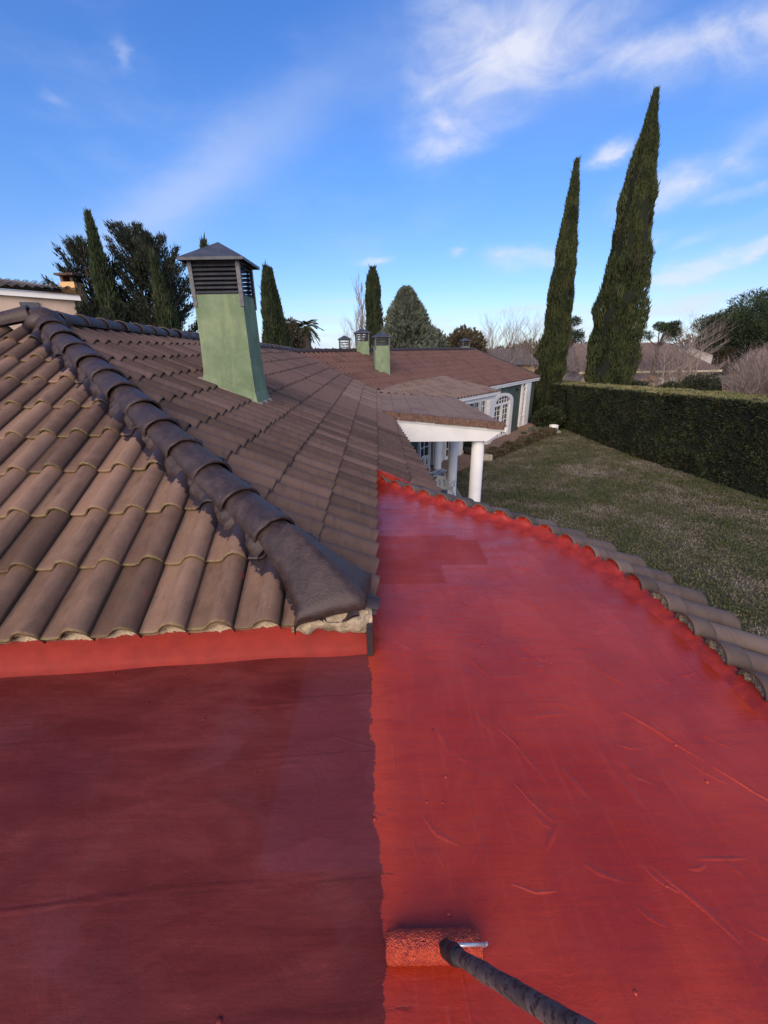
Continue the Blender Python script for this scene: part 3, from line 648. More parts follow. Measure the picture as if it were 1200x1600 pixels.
# ragged mortar bed along both sides of the hip
V = []; F = []; N = 240
for side, F_ in ((1, FB), (-1, FA)):
    b = len(V)
    for k in range(N+1):
        t = .80+4.30*k/N; c = HIP0+HD*t
        o_ = (F_.v.cross(Z3).normalized()) ; dn = (Vector((.675, .738, 0)) if side > 0 else Vector((-.675, -.738, 0)))
        wv = .175+.06*noise.noise(Vector((t*6, side*3, 0)))+.03*noise.noise(Vector((t*23, side, 4)))
        for f, h in ((.05, .10), (.62, .075), (.88, .048), (1.0, -.01)):
            P = c+dn*(wv*f); d_ = (P-F_.O).dot(F_.n); V.append(P-F_.n*d_+F_.n*(h+.012*noise.noise(P*14)))
    for k in range(N):
        for j in range(3): q = b+k*4+j; F.append((q, q+1, q+5, q+4))
child('hip_bedding', mkmesh('hip_bedding', V, F, M['coat'], True), roof)

# ---- upstand under the front slope, with ragged mortar at the tile feet
nb = FA.e; fr = Vector((sa, -ca, 0))
V = []; F = []; N = 330; L0, L1 = -6.5, .06
for k in range(N+1):
    u = L0+(L1-L0)*k/N; P = Vector((-0.13, 1.85, 0))+nb*u
    ph = (u-.06) % TW; top = .182+.060*math.exp(-((ph-.160)/.045)**2)+.006*noise.noise(Vector((u*9, 0, 0)))
    for f, z in ((.06, -.01), (.028, .004), (.010, .03), (.0, .10), (-.004+.006*noise.noise(Vector((u*20, 1, 0))), .135), (.004+.010*noise.noise(Vector((u*14, 2, 0))), top), (-.10, top+.01)):
        V.append(P+fr*f+Z3*z)
for k in range(N):
    for j in range(6): q = k*7+j; F.append((q, q+7, q+8, q+1))
child('upstand', mkmesh('upstand', V, F, M['upstand'], True), house, label='low red painted upstand with ragged beige mortar along its top')
# lump of beige mortar at the hip corner
V = []; F = []; nx, nz = 40, 14
for j in range(nz+1):
    for i in range(nx+1):
        u = -.36+.40*i/nx; f = i/nx; top = .20+.065*math.sin(f*2.6)+.02*noise.noise(Vector((u*20, 3, 0))); bot = .128+.03*noise.noise(Vector((u*16, 7, 0)))-.055*max(0, f-.45)
        z = bot+(top-bot)*j/nz; P = Vector((-0.13, 1.85, 0))+nb*u; bulge = .03*math.sin(math.pi*min(1, j/nz*1.1))*min(1, f*5)*min(1, (1-f)*8)+.008*noise.noise(Vector((u*40, z*40, 5)))
        V.append(P+fr*(bulge+.006)+Z3*z)
for j in range(nz):
    for i in range(nx): q = j*(nx+1)+i; F.append((q, q+1, q+nx+2, q+nx+1))
child('corner_mortar', mkmesh('corner_mortar', V, F, M['mortar'], True), house)
# side upstand below the cut tile edge
part('side_upstand', MB().box((-.14, 1.86, -.02), (-.092, yb, .135)), M['rimred'], house)
part('corner_strip', MB().box((-.10, 1.785, 0), (-.068, 1.85, .16)).box((-.11, 1.85, 0), (-.078, 1.99, .15)), M['tile_side'], house)

# red mortar closing the step where the side slope carries on past the flat roof
V = [(x, yb-.03, z) for x, z in ((-.14, -.06), (.62, -.16), (.62, tri_z(FB, .62, yb)+.02), (.30, tri_z(FB, .30, yb)+.045), (.10, tri_z(FB, .10, yb)+.05), (-.14, tri_z(FB, -.14, yb)+.05))]
part('end_fillet', MB().prism(V, (0, .045, 0)), M['rimred'], house)
# ---- flat red roof
curve = [(-.10, 4.86), (.14, 4.60), (.35, 4.36), (.656, 4.05), (1.00, 3.70), (1.26, 3.43), (1.44, 3.14), (1.56, 2.84), (1.64, 2.50), (1.68, 2.15), (1.69, 1.6), (1.69, .8), (1.69, 0), (1.69, -1.2), (1.69, -2.6)]
def catmull(pts, st=.01):
    P = [Vector((*p, 0)) for p in pts]; P = [P[0]*2-P[1]]+P+[P[-1]*2-P[-2]]; out = []
    for i in range(1, len(P)-2):
        for k in range(24):
            t = k/24; a, b, c, d = P[i-1], P[i], P[i+1], P[i+2]
            out.append(.5*((2*b)+(c-a)*t+(2*a-5*b+4*c-d)*t*t+(3*b-a-3*c+d)*t**3))
    out.append(P[-2]); res = [out[0]]; acc = 0
    for a, b in zip(out[:-1], out[1:]):
        L = (b-a).length; n_ = max(1, int(L/st))
        for k in range(1, n_+1): res.append(a.lerp(b, k/n_))
    return res
CV = catmull(curve); cl_ = [0]
for a, b in zip(CV[:-1], CV[1:]): cl_.append(cl_[-1]+(b-a).length)
def oncurve(s):
    i = min(len(CV)-2, max(0, int(np.searchsorted(cl_, s))-1)); t = (s-cl_[i])/(cl_[i+1]-cl_[i]); p = CV[i].lerp(CV[i+1], t)
    a = CV[max(0, i-12)]; b = CV[min(len(CV)-1, i+12)]; tg = (b-a).normalized(); return p, Vector((-tg.y, tg.x, 0))*1.0, tg
cx = np.array([c.x for c in CV])[::-1]; cy = np.array([c.y for c in CV])[::-1]
def zroof(X, Y): return .004*wav(X, Y, 1.0)+.0018*np.sin(X*9+np.sin(Y*5))*np.sin(Y*7+1)-.004
def keep(x, y):
    lim = np.interp(y, cy, cx); a = (x < lim+.015)&(y < 4.86); return a & ~((x < -.12)&(y > 1.88))
flat = child('flat_roof', grid('flat_roof', -6.5, 1.72, -2.6, 4.9, .03, zroof, M['flat'], keep), house, label='flat roof half freshly coated glossy red and half old dull maroon')
# creases, blisters and lap edges of the membrane under the coating
CR = MB()
def crease(pts, wd, h, ends=True):
    P = [Vector((*p, 0)) for p in pts]; Q = []
    for a, b in zip(P[:-1], P[1:]):
        m_ = max(2, int((b-a).length/.015)); Q += [a.lerp(b, k/m_) for k in range(m_)]
    Q.append(P[-1]); n_ = len(Q); h *= (.68 if Q[0].x > 0 else .25); wd *= 1.6; prof = [(-1, -.35), (-.6, .25), (-.25, .85), (0, 1), (.25, .85), (.6, .25), (1, -.35)]; V = []; F = []
    for k, q in enumerate(Q):
        t = (Q[min(n_-1, k+1)]-Q[max(0, k-1)]).normalized(); s_ = Vector((-t.y, t.x, 0)); f = k/(n_-1); e = math.sin(math.pi*f)**.45 if ends else 1
        w_ = wd*(.75+.5*noise.noise(Vector((q.x*9, q.y*9, 2)))); of = .006*noise.noise(Vector((q.x*7, q.y*7, 8)))
        zb = float(zroof(q.x, q.y))
        for x_, z_ in prof: V.append(q+s_*(x_*w_*(.3+.7*e)+of)+Z3*(zb+h*z_*e*(1+.4*noise.noise(Vector((q.x*20, q.y*20, 1))))))
    for k in range(n_-1):
        for j in range(6): a = k*7+j; F.append((a, a+1, a+8, a+7))
    CR.raw(V, F)
for pts, wd, h in [([(.42, 1.80), (.50, 1.62)], .012, .007), ([(.50, 1.62), (.68, 1.63)], .008, .003), ([(1.02, 1.72), (1.13, 1.55)], .010, .006), ([(.72, 1.88), (.80, 1.73)], .009, .006),
                   ([(1.02, 1.42), (1.12, 1.30), (1.22, 1.16)], .011, .008), ([(1.22, 1.16), (1.31, 1.04), (1.42, .93)], .009, .006), ([(.62, 1.38), (.80, 1.40)], .009, .004),
                   ([(.46, 1.34), (.52, 1.25), (.58, 1.10)], .009, .006), ([(.46, 1.10), (.50, 1.02), (.56, .94)], .009, .005), ([(.56, .94), (.50, .86)], .014, .005), ([(.20, 1.35), (.25, 1.2)], .009, .004), ([(.28, 1.05), (.30, .85), (.29, .7)], .010, .004),
                   ([(.95, .83), (1.12, .83)], .008, .003), ([(.80, .82), (.90, .70), (.95, .62)], .010, .005), ([(1.0, .6), (.94, .5)], .03, .006), ([(1.10, .58), (1.02, .49)], .025, .006), ([(.10, 1.7), (.13, 1.55)], .008, .005), ([(.30, 2.1), (.52, 2.12)], .008, .003),
                   ([(.9, 2.3), (.97, 2.12)], .009, .005), ([(.35, 2.5), (.41, 2.35)], .008, .005), ([(.75, 2.05), (.82, 1.9)], .008, .005), ([(-.65, 1.46), (-.46, 1.475), (-.33, 1.48)], .014, .005), ([(-.16, 1.53), (-.06, 1.535)], .014, .005), ([(-.55, 1.15), (-.42, 1.17), (-.32, 1.175)], .014, .005),
                   ([(-1.6, .70), (-1.2, .715), (-.6, .775), (-.25, .79)], .016, .006), ([(-1.1, .44), (-.6, .475), (-.25, .50), (-.01, .515)], .018, .006), ([(-1.7, 1.25), (-1.35, 1.26)], .014, .004), ([(-.245, 1.35), (-.25, 1.1), (-.27, .84)], .016, .004),
                   ([(.38, 1.42), (.44, 1.30)], .010, .004), ([(.18, .62), (.19, .45), (.18, .36)], .006, .003), ([(.02, 1.3), (.03, 1.12)], .010, .004), ([(.65, 1.15), (.72, 1.02)], .010, .005), ([(.85, 1.12), (.89, .98)], .010, .004)]:
    crease(pts, wd, h)
rr = random.Random(5)
for _ in range(80):
    x, y = rr.uniform(.05, 1.45), rr.uniform(.4, 3.6); a = rr.gauss(-1.05, .5); L = rr.uniform(.04, .16)
    if keep(np.array([x+.1]), np.array([y+.1]))[0]: crease([(x, y), (x+L*.5*math.cos(a), y+L*.5*math.sin(a)), (x+L*math.cos(a+.2), y+L*math.sin(a+.2))], rr.uniform(.006, .014), rr.uniform(.002, .004))
for _ in range(20):
    x, y = rr.uniform(-1.8, -.2), rr.uniform(.4, 1.65); a = rr.gauss(.1, .3); L = rr.uniform(.05, .3); crease([(x, y), (x+L*math.cos(a), y+L*math.sin(a))], rr.uniform(.007, .016), rr.uniform(.002, .0035))
for _ in range(70):            # grit and blisters in the paint
    x, y = rr.uniform(-1.8, 1.5), rr.uniform(.3, 4.2)
    if not keep(np.array([x+.12]), np.array([y]))[0] or (x < 0 and y > 1.7): continue
    s_ = rr.uniform(.004, .009); zb = float(zroof(x, y)); CR.lathe((x, y, zb), [(s_, -.001), (s_*.8, s_*.35), (s_*.3, s_*.55)], 8)
cr = part('crease', CR, M['flat'], flat, True, kind='stuff')

# ---- rim: red mortar fillet and a ring of curved border tiles
V = []; F = []; N = int(cl_[-1]/.012); BS = .228
for k in range(N+1):
    s = cl_[-1]*k/N; p, nrm, tg = oncurve(s); ph = (s % BS)/BS; arch = max(0, 1-((ph-.5)/.36)**2)**.5 if abs(ph-.5) < .36 else 0
    near = min(1, max(0, (s-2.9)/.5)); arch = .5-.5*math.cos(2*math.pi*ph); hi = .028+.012*(1-near)+(.026*(1-near)+.003)*arch+.010*(1-near)*noise.noise(Vector((s*7, 9, 0))); hi += .006*noise.noise(Vector((s*18, 0, 0))); wob = .014*noise.noise(Vector((s*5, 3, 0)))
    for f, z in ((-.085-wob-.05*(1-near), -.006), (-.060-wob-.04*(1-near), .003), (-.040, .012), (-.022, hi*.62), (-.006, hi*.95), (.010, hi), (.028, hi-.028)): V.append(p+nrm*f+Z3*z)
for k in range(N):
    for j in range(6): q = k*7+j; F.append((q, q+1, q+8, q+7))
child('rim_fillet', mkmesh('rim_fillet', V, F, M['rimred'], True), house, label='thick bright red fillet round the curved edge of the flat roof')
def barrel(name, L, r0, r1, dz, mt, th=.012, n=12, seed=0):
    r = random.Random(seed); V = []; F = []
    st = [0, .02, L*.5, L-.02, L]
    for y in st:
        rad = r0+(r1-r0)*y/L
        for k in range(n): a = math.pi*k/(n-1); V.append((rad*math.cos(a), y, rad*math.sin(a)*.86-dz*y))
    for y in st:
        rad = r0+(r1-r0)*y/L-th
        for k in range(n): a = math.pi*k/(n-1); V.append((rad*math.cos(a), y, rad*math.sin(a)*.86-dz*y))
    m_ = len(st)*n
    for j in range(len(st)-1):
        for k in range(n-1):
            q = j*n+k; F.append((q, q+1, q+n+1, q+n)); F.append((m_+q, m_+q+n, m_+q+n+1, m_+q+1))
    for j0 in (0, len(st)-1):
        for k in range(n-1): q = j0*n+k; F.append((q, m_+q, m_+q+1, q+1) if j0 == 0 else (q, q+1, m_+q+1, m_+q))
    for j in range(len(st)-1):
        for k in (0, n-1): q = j*n+k; F.append((q, q+n, m_+q+n, m_+q))
    me = mkmesh(name, V, F, M[mt], True)
    bm = bmesh.new(); bm.from_mesh(me); bmesh.ops.recalc_face_normals(bm, faces=bm.faces); bm.to_mesh(me); bm.free(); return me
b_long = barrel('border_tile', .47, .074, .086, .36, 'tile_rim'); b_paint = barrel('overlap_piece', .075, .089, .090, .36, 'rimred'); b_short = barrel('overlap_piece', .13, .086, .090, .36, 'tile_rim')
plugm = {}
for key, mt in (('red', 'rimred'), ('grit', 'gravelly')):
    V = []; F = []; n = 12
    V.append((0, .01, 0))
    for k in range(n): a = math.pi*k/(n-1); V.append((.075*math.cos(a), .006, .075*math.sin(a)*.86))
    for k in range(n): a = math.pi*k/(n-1); V.append((.075*math.cos(a), .07, .075*math.sin(a)*.86-.02))
    for k in range(1, n): F.append((0, k+1, k)); F.append((k, k+1, k+1+n, k+n))
    # rough face
    me = mkmesh('mortar_plug', V, F, M[mt]); bm = bmesh.new(); bm.from_mesh(me)
    bmesh.ops.subdivide_edges(bm, edges=bm.edges[:], cuts=2, use_grid_fill=True)
    for v_ in bm.verts: v_.co.y += .016*noise.noise(v_.co*45+Vector((3, 1, 2)))
    bmesh.ops.recalc_face_normals(bm, faces=bm.faces); bm.to_mesh(me); bm.free(); plugm[key] = me
V = []; F = []
for k in range(N+1):
    s = cl_[-1]*k/N; p, nrm, tg = oncurve(s)
    for f, z in ((-.0, .012), (.46, -.150), (.46, -.19), (.40, -.20), (.40, -.36)): V.append(p+nrm*f+Z3*z)
for k in range(N):
    for j in range(4): q = k*5+j; F.append((q, q+1, q+6, q+5))
child('border_bed', mkmesh('border_bed', V, F, M['tile_rim'], False), house)
s = BS*.5; k = 0
while s < cl_[-1]-.1:
    p, nrm, tg = oncurve(s); x = -tg
    Mx = Matrix(((x.x, nrm.x, 0, p.x), (x.y, nrm.y, 0, p.y), (x.z, nrm.z, 1, .022), (0, 0, 0, 1)))
    if Mx.determinant() < 0: Mx = Matrix(((tg.x, nrm.x, 0, p.x), (tg.y, nrm.y, 0, p.y), (0, 0, 1, .022), (0, 0, 0, 1)))
    Mx = Mx @ Matrix.Rotation(rnd.gauss(0, .015), 4, 'Z')
    o = link('border_tile', b_long, house); o.matrix_world = Mx @ Matrix.Translation((0, .035+rnd.gauss(0, .006), -.010))
    o2 = link('overlap_piece', b_short, o); o2.matrix_world = Mx @ Matrix.Translation((0, rnd.gauss(-.01, .006), .006))
    o3 = link('mortar_plug', plugm['red' if s < 3.25 else 'grit'], o); o3.matrix_world = Mx @ Matrix.Translation((0, -.008, .002))
    s += BS; k += 1
# wall carrying the curved flat roof
V = []; F = []
for k in range(0, N+1, 4):
    p, nrm, tg = oncurve(cl_[-1]*k/N)
    for z in (GZ, -.3): V.append(p+nrm*(-.12)+Z3*z)
for k in range(len(V)//2-1): F.append((2*k, 2*k+2, 2*k+3, 2*k+1))
child('curved_wall', mkmesh('curved_wall', V, F, M['wallgreen'], True), house)
V = []; F = []
for k in range(0, N+1, 4):
    p, nrm, tg = oncurve(cl_[-1]*k/N)
    for f in (-.15, .42): V.append(p+nrm*f+Z3*(-.30))
for k in range(len(V)//2-1): F.append((2*k, 2*k+1, 2*k+3, 2*k+2))
child('soffit', mkmesh('soffit', V, F, M['white']), house)
part('wall', MB().box((-8.2, 5.3, GZ), (-.05, 15.2, -.25)), M['wallgreen'], house)
part('wall', MB().box((-8.2, 1.9, GZ), (-.15, 5.35, .02)), M['wallgreen'], house)
part('eave_board', MB().prism([(.60, 4.8, -.34), (.27, 9.72, -.19), (.21, 9.72, -.19), (.54, 4.8, -.34)], (0, 0, .09)), M['white'], house)

# ---- porch with low-pitched roof C, verge tiles, white beam, three columns
Cp = [FC.uv((2.86, 9.72, 0)), FC.uv((2.60, 15.62, 0)), FC.uv((-.25, 14.45, 0)), FC.uv((.0, 9.72, 0))]
for p, (x, y) in zip(Cp, ((2.86, 9.72), (2.60, 15.62), (-.25, 14.45), (.0, 9.72))):
    q = FC.uv((x, y, tri_z(FC, x, y))); p.x, p.y = q.x, q.y
deck('porch_roof', FC, Cp, M['white'], house, -.02, .10)
field(house, FC, Cp, Cp[0].y, M['tile_pale'], 'porch_roof_tiles', hs=.40, seed=8, lift=.006)
vg = mkmesh('verge_tile', *(lambda m_: (m_.V, m_.F))(MB().box((0, -.02, -.105), (.395, .02, .045)).box((0, .0, .03), (.395, .16, .052))), M['verge'])
pa, pb = Vector((-.02, 9.70, .135)), Vector((2.88, 9.70, -.185)); d = (pb-pa).normalized(); L = 0; rot = math.atan2(-(pb.z-pa.z), pb.x-pa.x)
while L < (pb-pa).length-.1:
    o = link('verge_tile', vg, house); o.matrix_world = Matrix.Translation(pa+d*L+Vector((0, rnd.gauss(0, .004), rnd.gauss(0, .003)))) @ Matrix.Rotation(rot, 4, 'Y'); L += .407
part('beam', MB().prism([(.30, 9.74, -.045), (2.80, 9.74, -.295), (2.44, 9.74, -.545), (.45, 9.74, -.53)], (0, .26, 0)), M['white'], house)
part('beam', MB().box((2.12, 10.0, -.50), (2.38, 16.3, -.30)), M['white'], house)
part('porch_ceiling', MB().box((.2, 10.0, -.30), (2.5, 15.2, -.27)), M['white'], house)
for x, y in ((2.27, 9.95), (2.20, 13.0), (2.13, 16.1)):
    part('column', MB().lathe((x, y, -3.04), [(.16, 0), (.16, .04), (.150, .06), (.146, 2.52)], 24), M['white'], house, True)

# ---- roof D, a low lean-to over the french doors, and the wing E turned to the right
D1 = Vector((2.61, 15.41, -.22)); D2 = Vector((4.96, 18.17, -.22)); DT = Vector((2.60, 19.21, .34)); DL = Vector((1.05, 17.22, .352)); DV = Vector((-.35, 14.95, .20))
de = (D2-D1).normalized(); up = Vector((-de.y, de.x, 0)); FD = Facet(D1, (de.x, de.y), (DT-D1).z/((DT-D1).dot(up)))
Dp = [FD.uv(D1), FD.uv(D2), FD.uv(DT), FD.uv(DL), FD.uv(DV+Vector((.35, -.35, 0)))]; Dp[0].y = 0; Dp[1].y = 0
for i, (x, y) in enumerate(((2.61, 15.41), (4.96, 18.17), (2.60, 19.21), (1.05, 17.22), (-.25, 14.45))): q = FD.uv((x, y, tri_z(FD, x, y))); Dp[i] = Vector((q.x, q.y))
deck('lean_to_roof', FD, Dp, M['white'], house, -.02, .09)
field(house, FD, Dp, 0, M['tile_pale'], 'lean_to_tiles', hs=.8, seed=9, lift=.012)
Ep = [FE.uv((4.1, 19.15, -.22)), FE.uv(EHIP), FE.uv(RIDGE_E1), FE.uv(RIDGE_E0), FE.uv(VAL0+Vector((.2, .1, -.1)))]; Ep[0] = Vector((-1.2, 0)); Ep[1].y = 0
# the wing's slope continues down behind the lean-to roof
Ep2 = [Vector((-6.2, FE.uv(VAL0).y-.2))]+[Vector((-1.2, 0))]+Ep[1:4]
Ep2 = [FE.uv(VAL0), Vector((-2.2, 0.15)), Vector((-1.2, 0))]+Ep[1:4]
deck('wing_roof', FE, Ep2, M['white'], house, -.03, .10)
field(house, FE, Ep2, 0, M['tile_wing'], 'wing_roof_tiles', seed=10, lift=.012)
# far slopes of the wing
part('under_deck', MB().raw([RIDGE_E0, RIDGE_E1, (2.6, 29.0, -.3), (-6.0, 18.0, -.3)], [(0, 1, 2, 3)]).raw([RIDGE_E1, EHIP, (6.5, 29.5, -.3), (2.6, 29.0, -.3)], [(0, 1, 2, 3)]), M['tile_wing'], house)
EO = Vector((4.37, 19.5, 0)); Ee = Vector((.6, .8, 0)); En = Vector((.8, -.6, 0))
EM = Matrix(((Ee.x, -En.x, 0, EO.x), (Ee.y, -En.y, 0, EO.y), (0, 0, 1, 0), (0, 0, 0, 1)))      # local: x along the wall, y into the house, z up
def ebox(s0, s1, w0, w1, z0, z1, mb=None): return (mb or MB()).box((s0, w0, z0), (s1, w1, z1), EM)
def epart(name, mb, mt, parent=house, **kw): return part(name, mb, M[mt], parent, **kw)
epart('wall', ebox(-5.5, 5.75, .15, .5, GZ, -.30), 'wallgreen')
epart('wall', ebox(5.2, 8.15, .16, .5, GZ, -.30), 'wallgreen')
epart('wall', MB().box((8.0, .16, GZ), (8.15, 6.0, -.3), EM), 'wallgreen')
epart('eave_cornice', ebox(-.6, 8.45, .02, .2, -.40, -.275), 'white')
epart('eave_board', ebox(-.2, 8.47, -.02, .10, -.285, -.235), 'white')
epart('plinth', ebox(-5.5, 8.3, -.9, .12, GZ, -2.93), 'terracotta'); epart('step', ebox(1.5, 5.2, -1.4, -.9, GZ, -3.0), 'terracotta'); epart('step', ebox(5.7, 7.4, -.5, .10, -2.93, -2.78), 'terracotta')
# lean-to eave and its white posts
ud = Vector((de.x, de.y, 0))
DM = Matrix(((ud.x, -ud.y, 0, D1.x), (ud.y, ud.x, 0, D1.y), (0, 0, 1, 0), (0, 0, 0, 1)))
part('eave_board', MB().box((-.05, .02, -.345), (3.62, .10, -.245), DM), M['white'], house)
part('beam', MB().box((.1, .14, -.52), (3.45, .34, -.345), DM), M['white'], house)
# window helper: white frame, thin bars, dark glass
def gridwin(s0, s1, z0, z1, nc, nr, w0=.10, arch=0.0, name='window', fr_=.05, lab=None):
    f = ebox(s0, s0+fr_, w0-.05, w0+.10, z0, z1); ebox(s1-fr_, s1, w0-.05, w0+.10, z0, z1, f); ebox(s0+fr_, s1-fr_, w0-.05, w0+.10, z0, z0+fr_*1.6, f)
    if not arch: ebox(s0+fr_, s1-fr_, w0-.05, w0+.10, z1-fr_, z1, f)
    root = epart(name, f, 'white', label=lab) if lab else epart(name, f, 'white')
    g = ebox(s0+.01, s1-.01, w0+.03, w0+.04, z0, z1+(arch if arch else 0)-.02); epart('pane', g, 'glass', root)
    b = MB()
    for k in range(1, nc): s = s0+(s1-s0)*k/nc; ebox(s-.014, s+.014, w0, w0+.028, z0+.02, z1+arch*.9, b)
    for k in range(1, nr): z = z0+(z1-z0)*k/nr; ebox(s0+fr_, s1-fr_, w0-.002, w0+.026, z-.014, z+.014, b)
    epart('glazing_bar', b, 'white', root); return root
# arched french door
dr = gridwin(1.95, 2.93, -2.9, -1.2, 2, 6, .10, .0, 'french_door', .07); dr2 = gridwin(3.0, 3.95, -2.9, -1.2, 2, 6, .10, .0, 'french_door', .07)
sg = MB(); c0 = 2.95; zc = -1.2; n = 24
outer = []; inner = []
for k in range(n+1): a = math.pi*k/n; outer.append((c0-1.45*math.cos(a), zc+.52*math.sin(a))); inner.append((c0-1.02*math.cos(a), zc+.38*math.sin(a)))
for k in range(n):
    q = [outer[k], outer[k+1], inner[k+1], inner[k]]; sg.prism([EM @ Vector((x, .02, z)) for x, z in q], EM.to_3x3() @ Vector((0, .14, 0)))
ebox(1.5, 1.93, .02, .16, -2.93, zc, sg); ebox(3.97, 4.40, .02, .16, -2.93, zc, sg)
epart('door_surround', sg, 'white', label='white arched surround of the french doors')
g = MB().prism([EM @ Vector((x, .13, z)) for x, z in inner], EM.to_3x3() @ Vector((0, .012, 0))); fan = epart('fanlight', g, 'glass')
b = MB()
for k in range(1, 6):
    x = c0-1.02+2.04*k/6; a = math.acos(max(-1, min(1, (c0-x)/1.02))); ebox(x-.016, x+.016, .10, .13, zc, zc+.38*math.sin(a), b)
ebox(c0-1.0, c0+1.0, .10, .13, zc-.03, zc+.03, b); ebox(c0-.9, c0+.9, .10, .13, zc+.17, zc+.20, b); epart('glazing_bar', b, 'white', fan)
# tall narrow window in a white pilaster bay
epart('pilaster', ebox(5.78, 5.85, .06, .16, -2.78, -.42, ebox(6.35, 7.05, .02, .16, -2.78, -.42, ebox(5.85, 6.35, .06, .16, -2.78, -2.25))), 'white', label='white pilaster bay framing the narrow window')
gridwin(5.86, 6.34, -2.25, -.62, 2, 6, .10, 0, 'window', .04)
epart('lamp', MB().lathe(EM @ Vector((5.0, .08, -.72)), [(.05, 0), (.07, .06), (.05, .12)], 10), 'dark')
# windows and white piers under the lean-to
for s0 in (-1.35, -.35, .35): gridwin(s0, s0+.62, -2.9, -.72, 2, 6, .10, 0, 'window', .06)
epart('pier', ebox(1.02, 1.45, -.1, .16, -2.93, -.42), 'white'); epart('pier', ebox(-1.75, -1.4, .0, .16, -2.93, -.42), 'white')
for s0 in (-4.9, -3.9, -2.9): gridwin(s0, s0+.8, -2.9, -.8, 2, 5, .10, 0, 'window', .07)
part('garden_door', MB().box((-.06, 13.2, -3.04), (-.0, 14.1, -.95)), M['white'], house); part('garden_door', MB().box((-.06, 11.2, -3.04), (-.0, 12.3, -.95)), M['white'], house)

# ---- chimneys
def chimney(x0, x1, y0, y1, zb, zm, cage, capz, over, parent=house, lab=None, rot=0, slats=7, flare=.06):
    c = Vector(((x0+x1)/2, (y0+y1)/2, 0)); hx, hy = (x1-x0)/2, (y1-y0)/2; Mr = Matrix.Translation(c) @ Matrix.Rotation(rot, 4, 'Z')
    zl = min(zb); V = []; F = []
    zs = [0, .05, .16, .5, 1.0]; cor = [(-1, -1), (1, -1), (1, 1), (-1, 1)]; n = 6
    for zi, f in enumerate(zs):
        for ci_ in range(4):
            a = cor[ci_]; b = cor[(ci_+1) % 4]
            for k in range(n):
                u = k/n; px = a[0]+(b[0]-a[0])*u; py = a[1]+(b[1]-a[1])*u; ex = flare*max(0, 1-f*5)
                z0_ = (zb[ci_]*(1-u)+zb[(ci_+1) % 4]*u); z = z0_+(zm-z0_)*f
                V.append(Mr @ Vector((px*(hx*(1+.03*(1-f))+ex)+.004*noise.noise(Vector((px*5, py*5, z*4))), py*(hy*(1+.03*(1-f))+ex)+.004*noise.noise(Vector((px*5, py*5, z*4+9))), z)))
    m_ = 4*n
    for j in range(len(zs)-1):
        for k in range(m_): F.append((j*m_+k, j*m_+(k+1) % m_, (j+1)*m_+(k+1) % m_, (j+1)*m_+k))
    F.append(tuple(range((len(zs)-1)*m_, len(zs)*m_)))
    ch = child('chimney', mkmesh('chimney', V, F, M['chimney']), parent, label=lab)
    z0, z1 = zm, zm+cage
    p = MB(); t = .012
    for sx, sy in cor:
        X, Y = sx*(hx+.012), sy*(hy+.012); w_ = .045
        p.box((min(X, X-sx*w_), min(Y, Y-sy*t*.5), z0-.13), (max(X, X-sx*w_), max(Y, Y-sy*t*.5), z1), Mr); p.box((min(X, X-sx*t*.5), min(Y-sy*.012, Y-sy*w_), z0-.13), (max(X, X-sx*t*.5), max(Y-sy*.012, Y-sy*w_), z1), Mr)
    part('corner_post', p, M['metalpost'], ch)
    part('inner_plate', MB().box((-hx*.98, -hy*.98, z0), (hx*.98, hy*.98, z0+.012), Mr), M['metal'], ch)
    for k in range(slats):
        z = z0+(k+.6)*(z1-z0)/slats
        for side in range(4):
            hw, hd = (hx, hy) if side % 2 == 0 else (hy, hx)
            S = Mr @ Matrix.Rotation(side*math.pi/2, 4, 'Z') @ Matrix.Translation((0, -hd+.008, z)) @ Matrix.Rotation(R(38), 4, 'X')
            part('slat', MB().box((-hw+.004, -.024, -.003), (hw-.004, .024, .003), S), M['metal'], ch)
    ox, oy = hx+over, hy+over
    cp = MB().raw([Mr @ Vector(v) for v in ((-ox,-oy,z1),(ox,-oy,z1),(ox,oy,z1),(-ox,oy,z1),(0,0,capz),(-ox,-oy,z1-.03),(ox,-oy,z1-.03),(ox,oy,z1-.03),(-ox,oy,z1-.03),(-ox*.97,-oy*.97,z1-.004),(ox*.97,-oy*.97,z1-.004),(ox*.97,oy*.97,z1-.004),(-ox*.97,oy*.97,z1-.004))],
        [(0,1,4),(1,2,4),(2,3,4),(3,0,4),(0,5,6,1),(1,6,7,2),(2,7,8,3),(3,8,5,0),(9,12,11,10)])
    part('cap', cp, M['metal'], ch); return ch
def bz(F_, pts): return [tri_z(F_, x, y)-.02 for x, y in pts]
c_ = (-2.19, -1.62, 5.52, 6.05)
chimney(c_[0], c_[1], c_[2], c_[3], bz(FB, [(c_[0]-.03, c_[2]), (c_[1]+.03, c_[2]), (c_[1]+.03, c_[3]), (c_[0]-.03, c_[3])]), 2.12, .37, 2.70, .085, lab='large sage green chimney with louvred grey metal cowl', slats=8)
for (x, y, w_, zm, cg, lab) in ((.0, 17.1, .27, 1.60, .32, 'tall sage green chimney on the far tile slope'), (-.78, 18.45, .25, 1.78, .34, 'shorter sage green chimney just below the far ridge'), (-1.7, 21.0, .24, 1.52, .42, None), (5.1, 27.6, .22, 1.55, .34, None)):
    z = tri_z(FE, x, y) if y < 20 else .8
    chimney(x-w_, x+w_, y-w_, y+w_, [min(z-.35, 1.2)]*4, zm, cg, zm+cg+.16, .07, lab=lab, rot=R(8), slats=4, flare=.04)
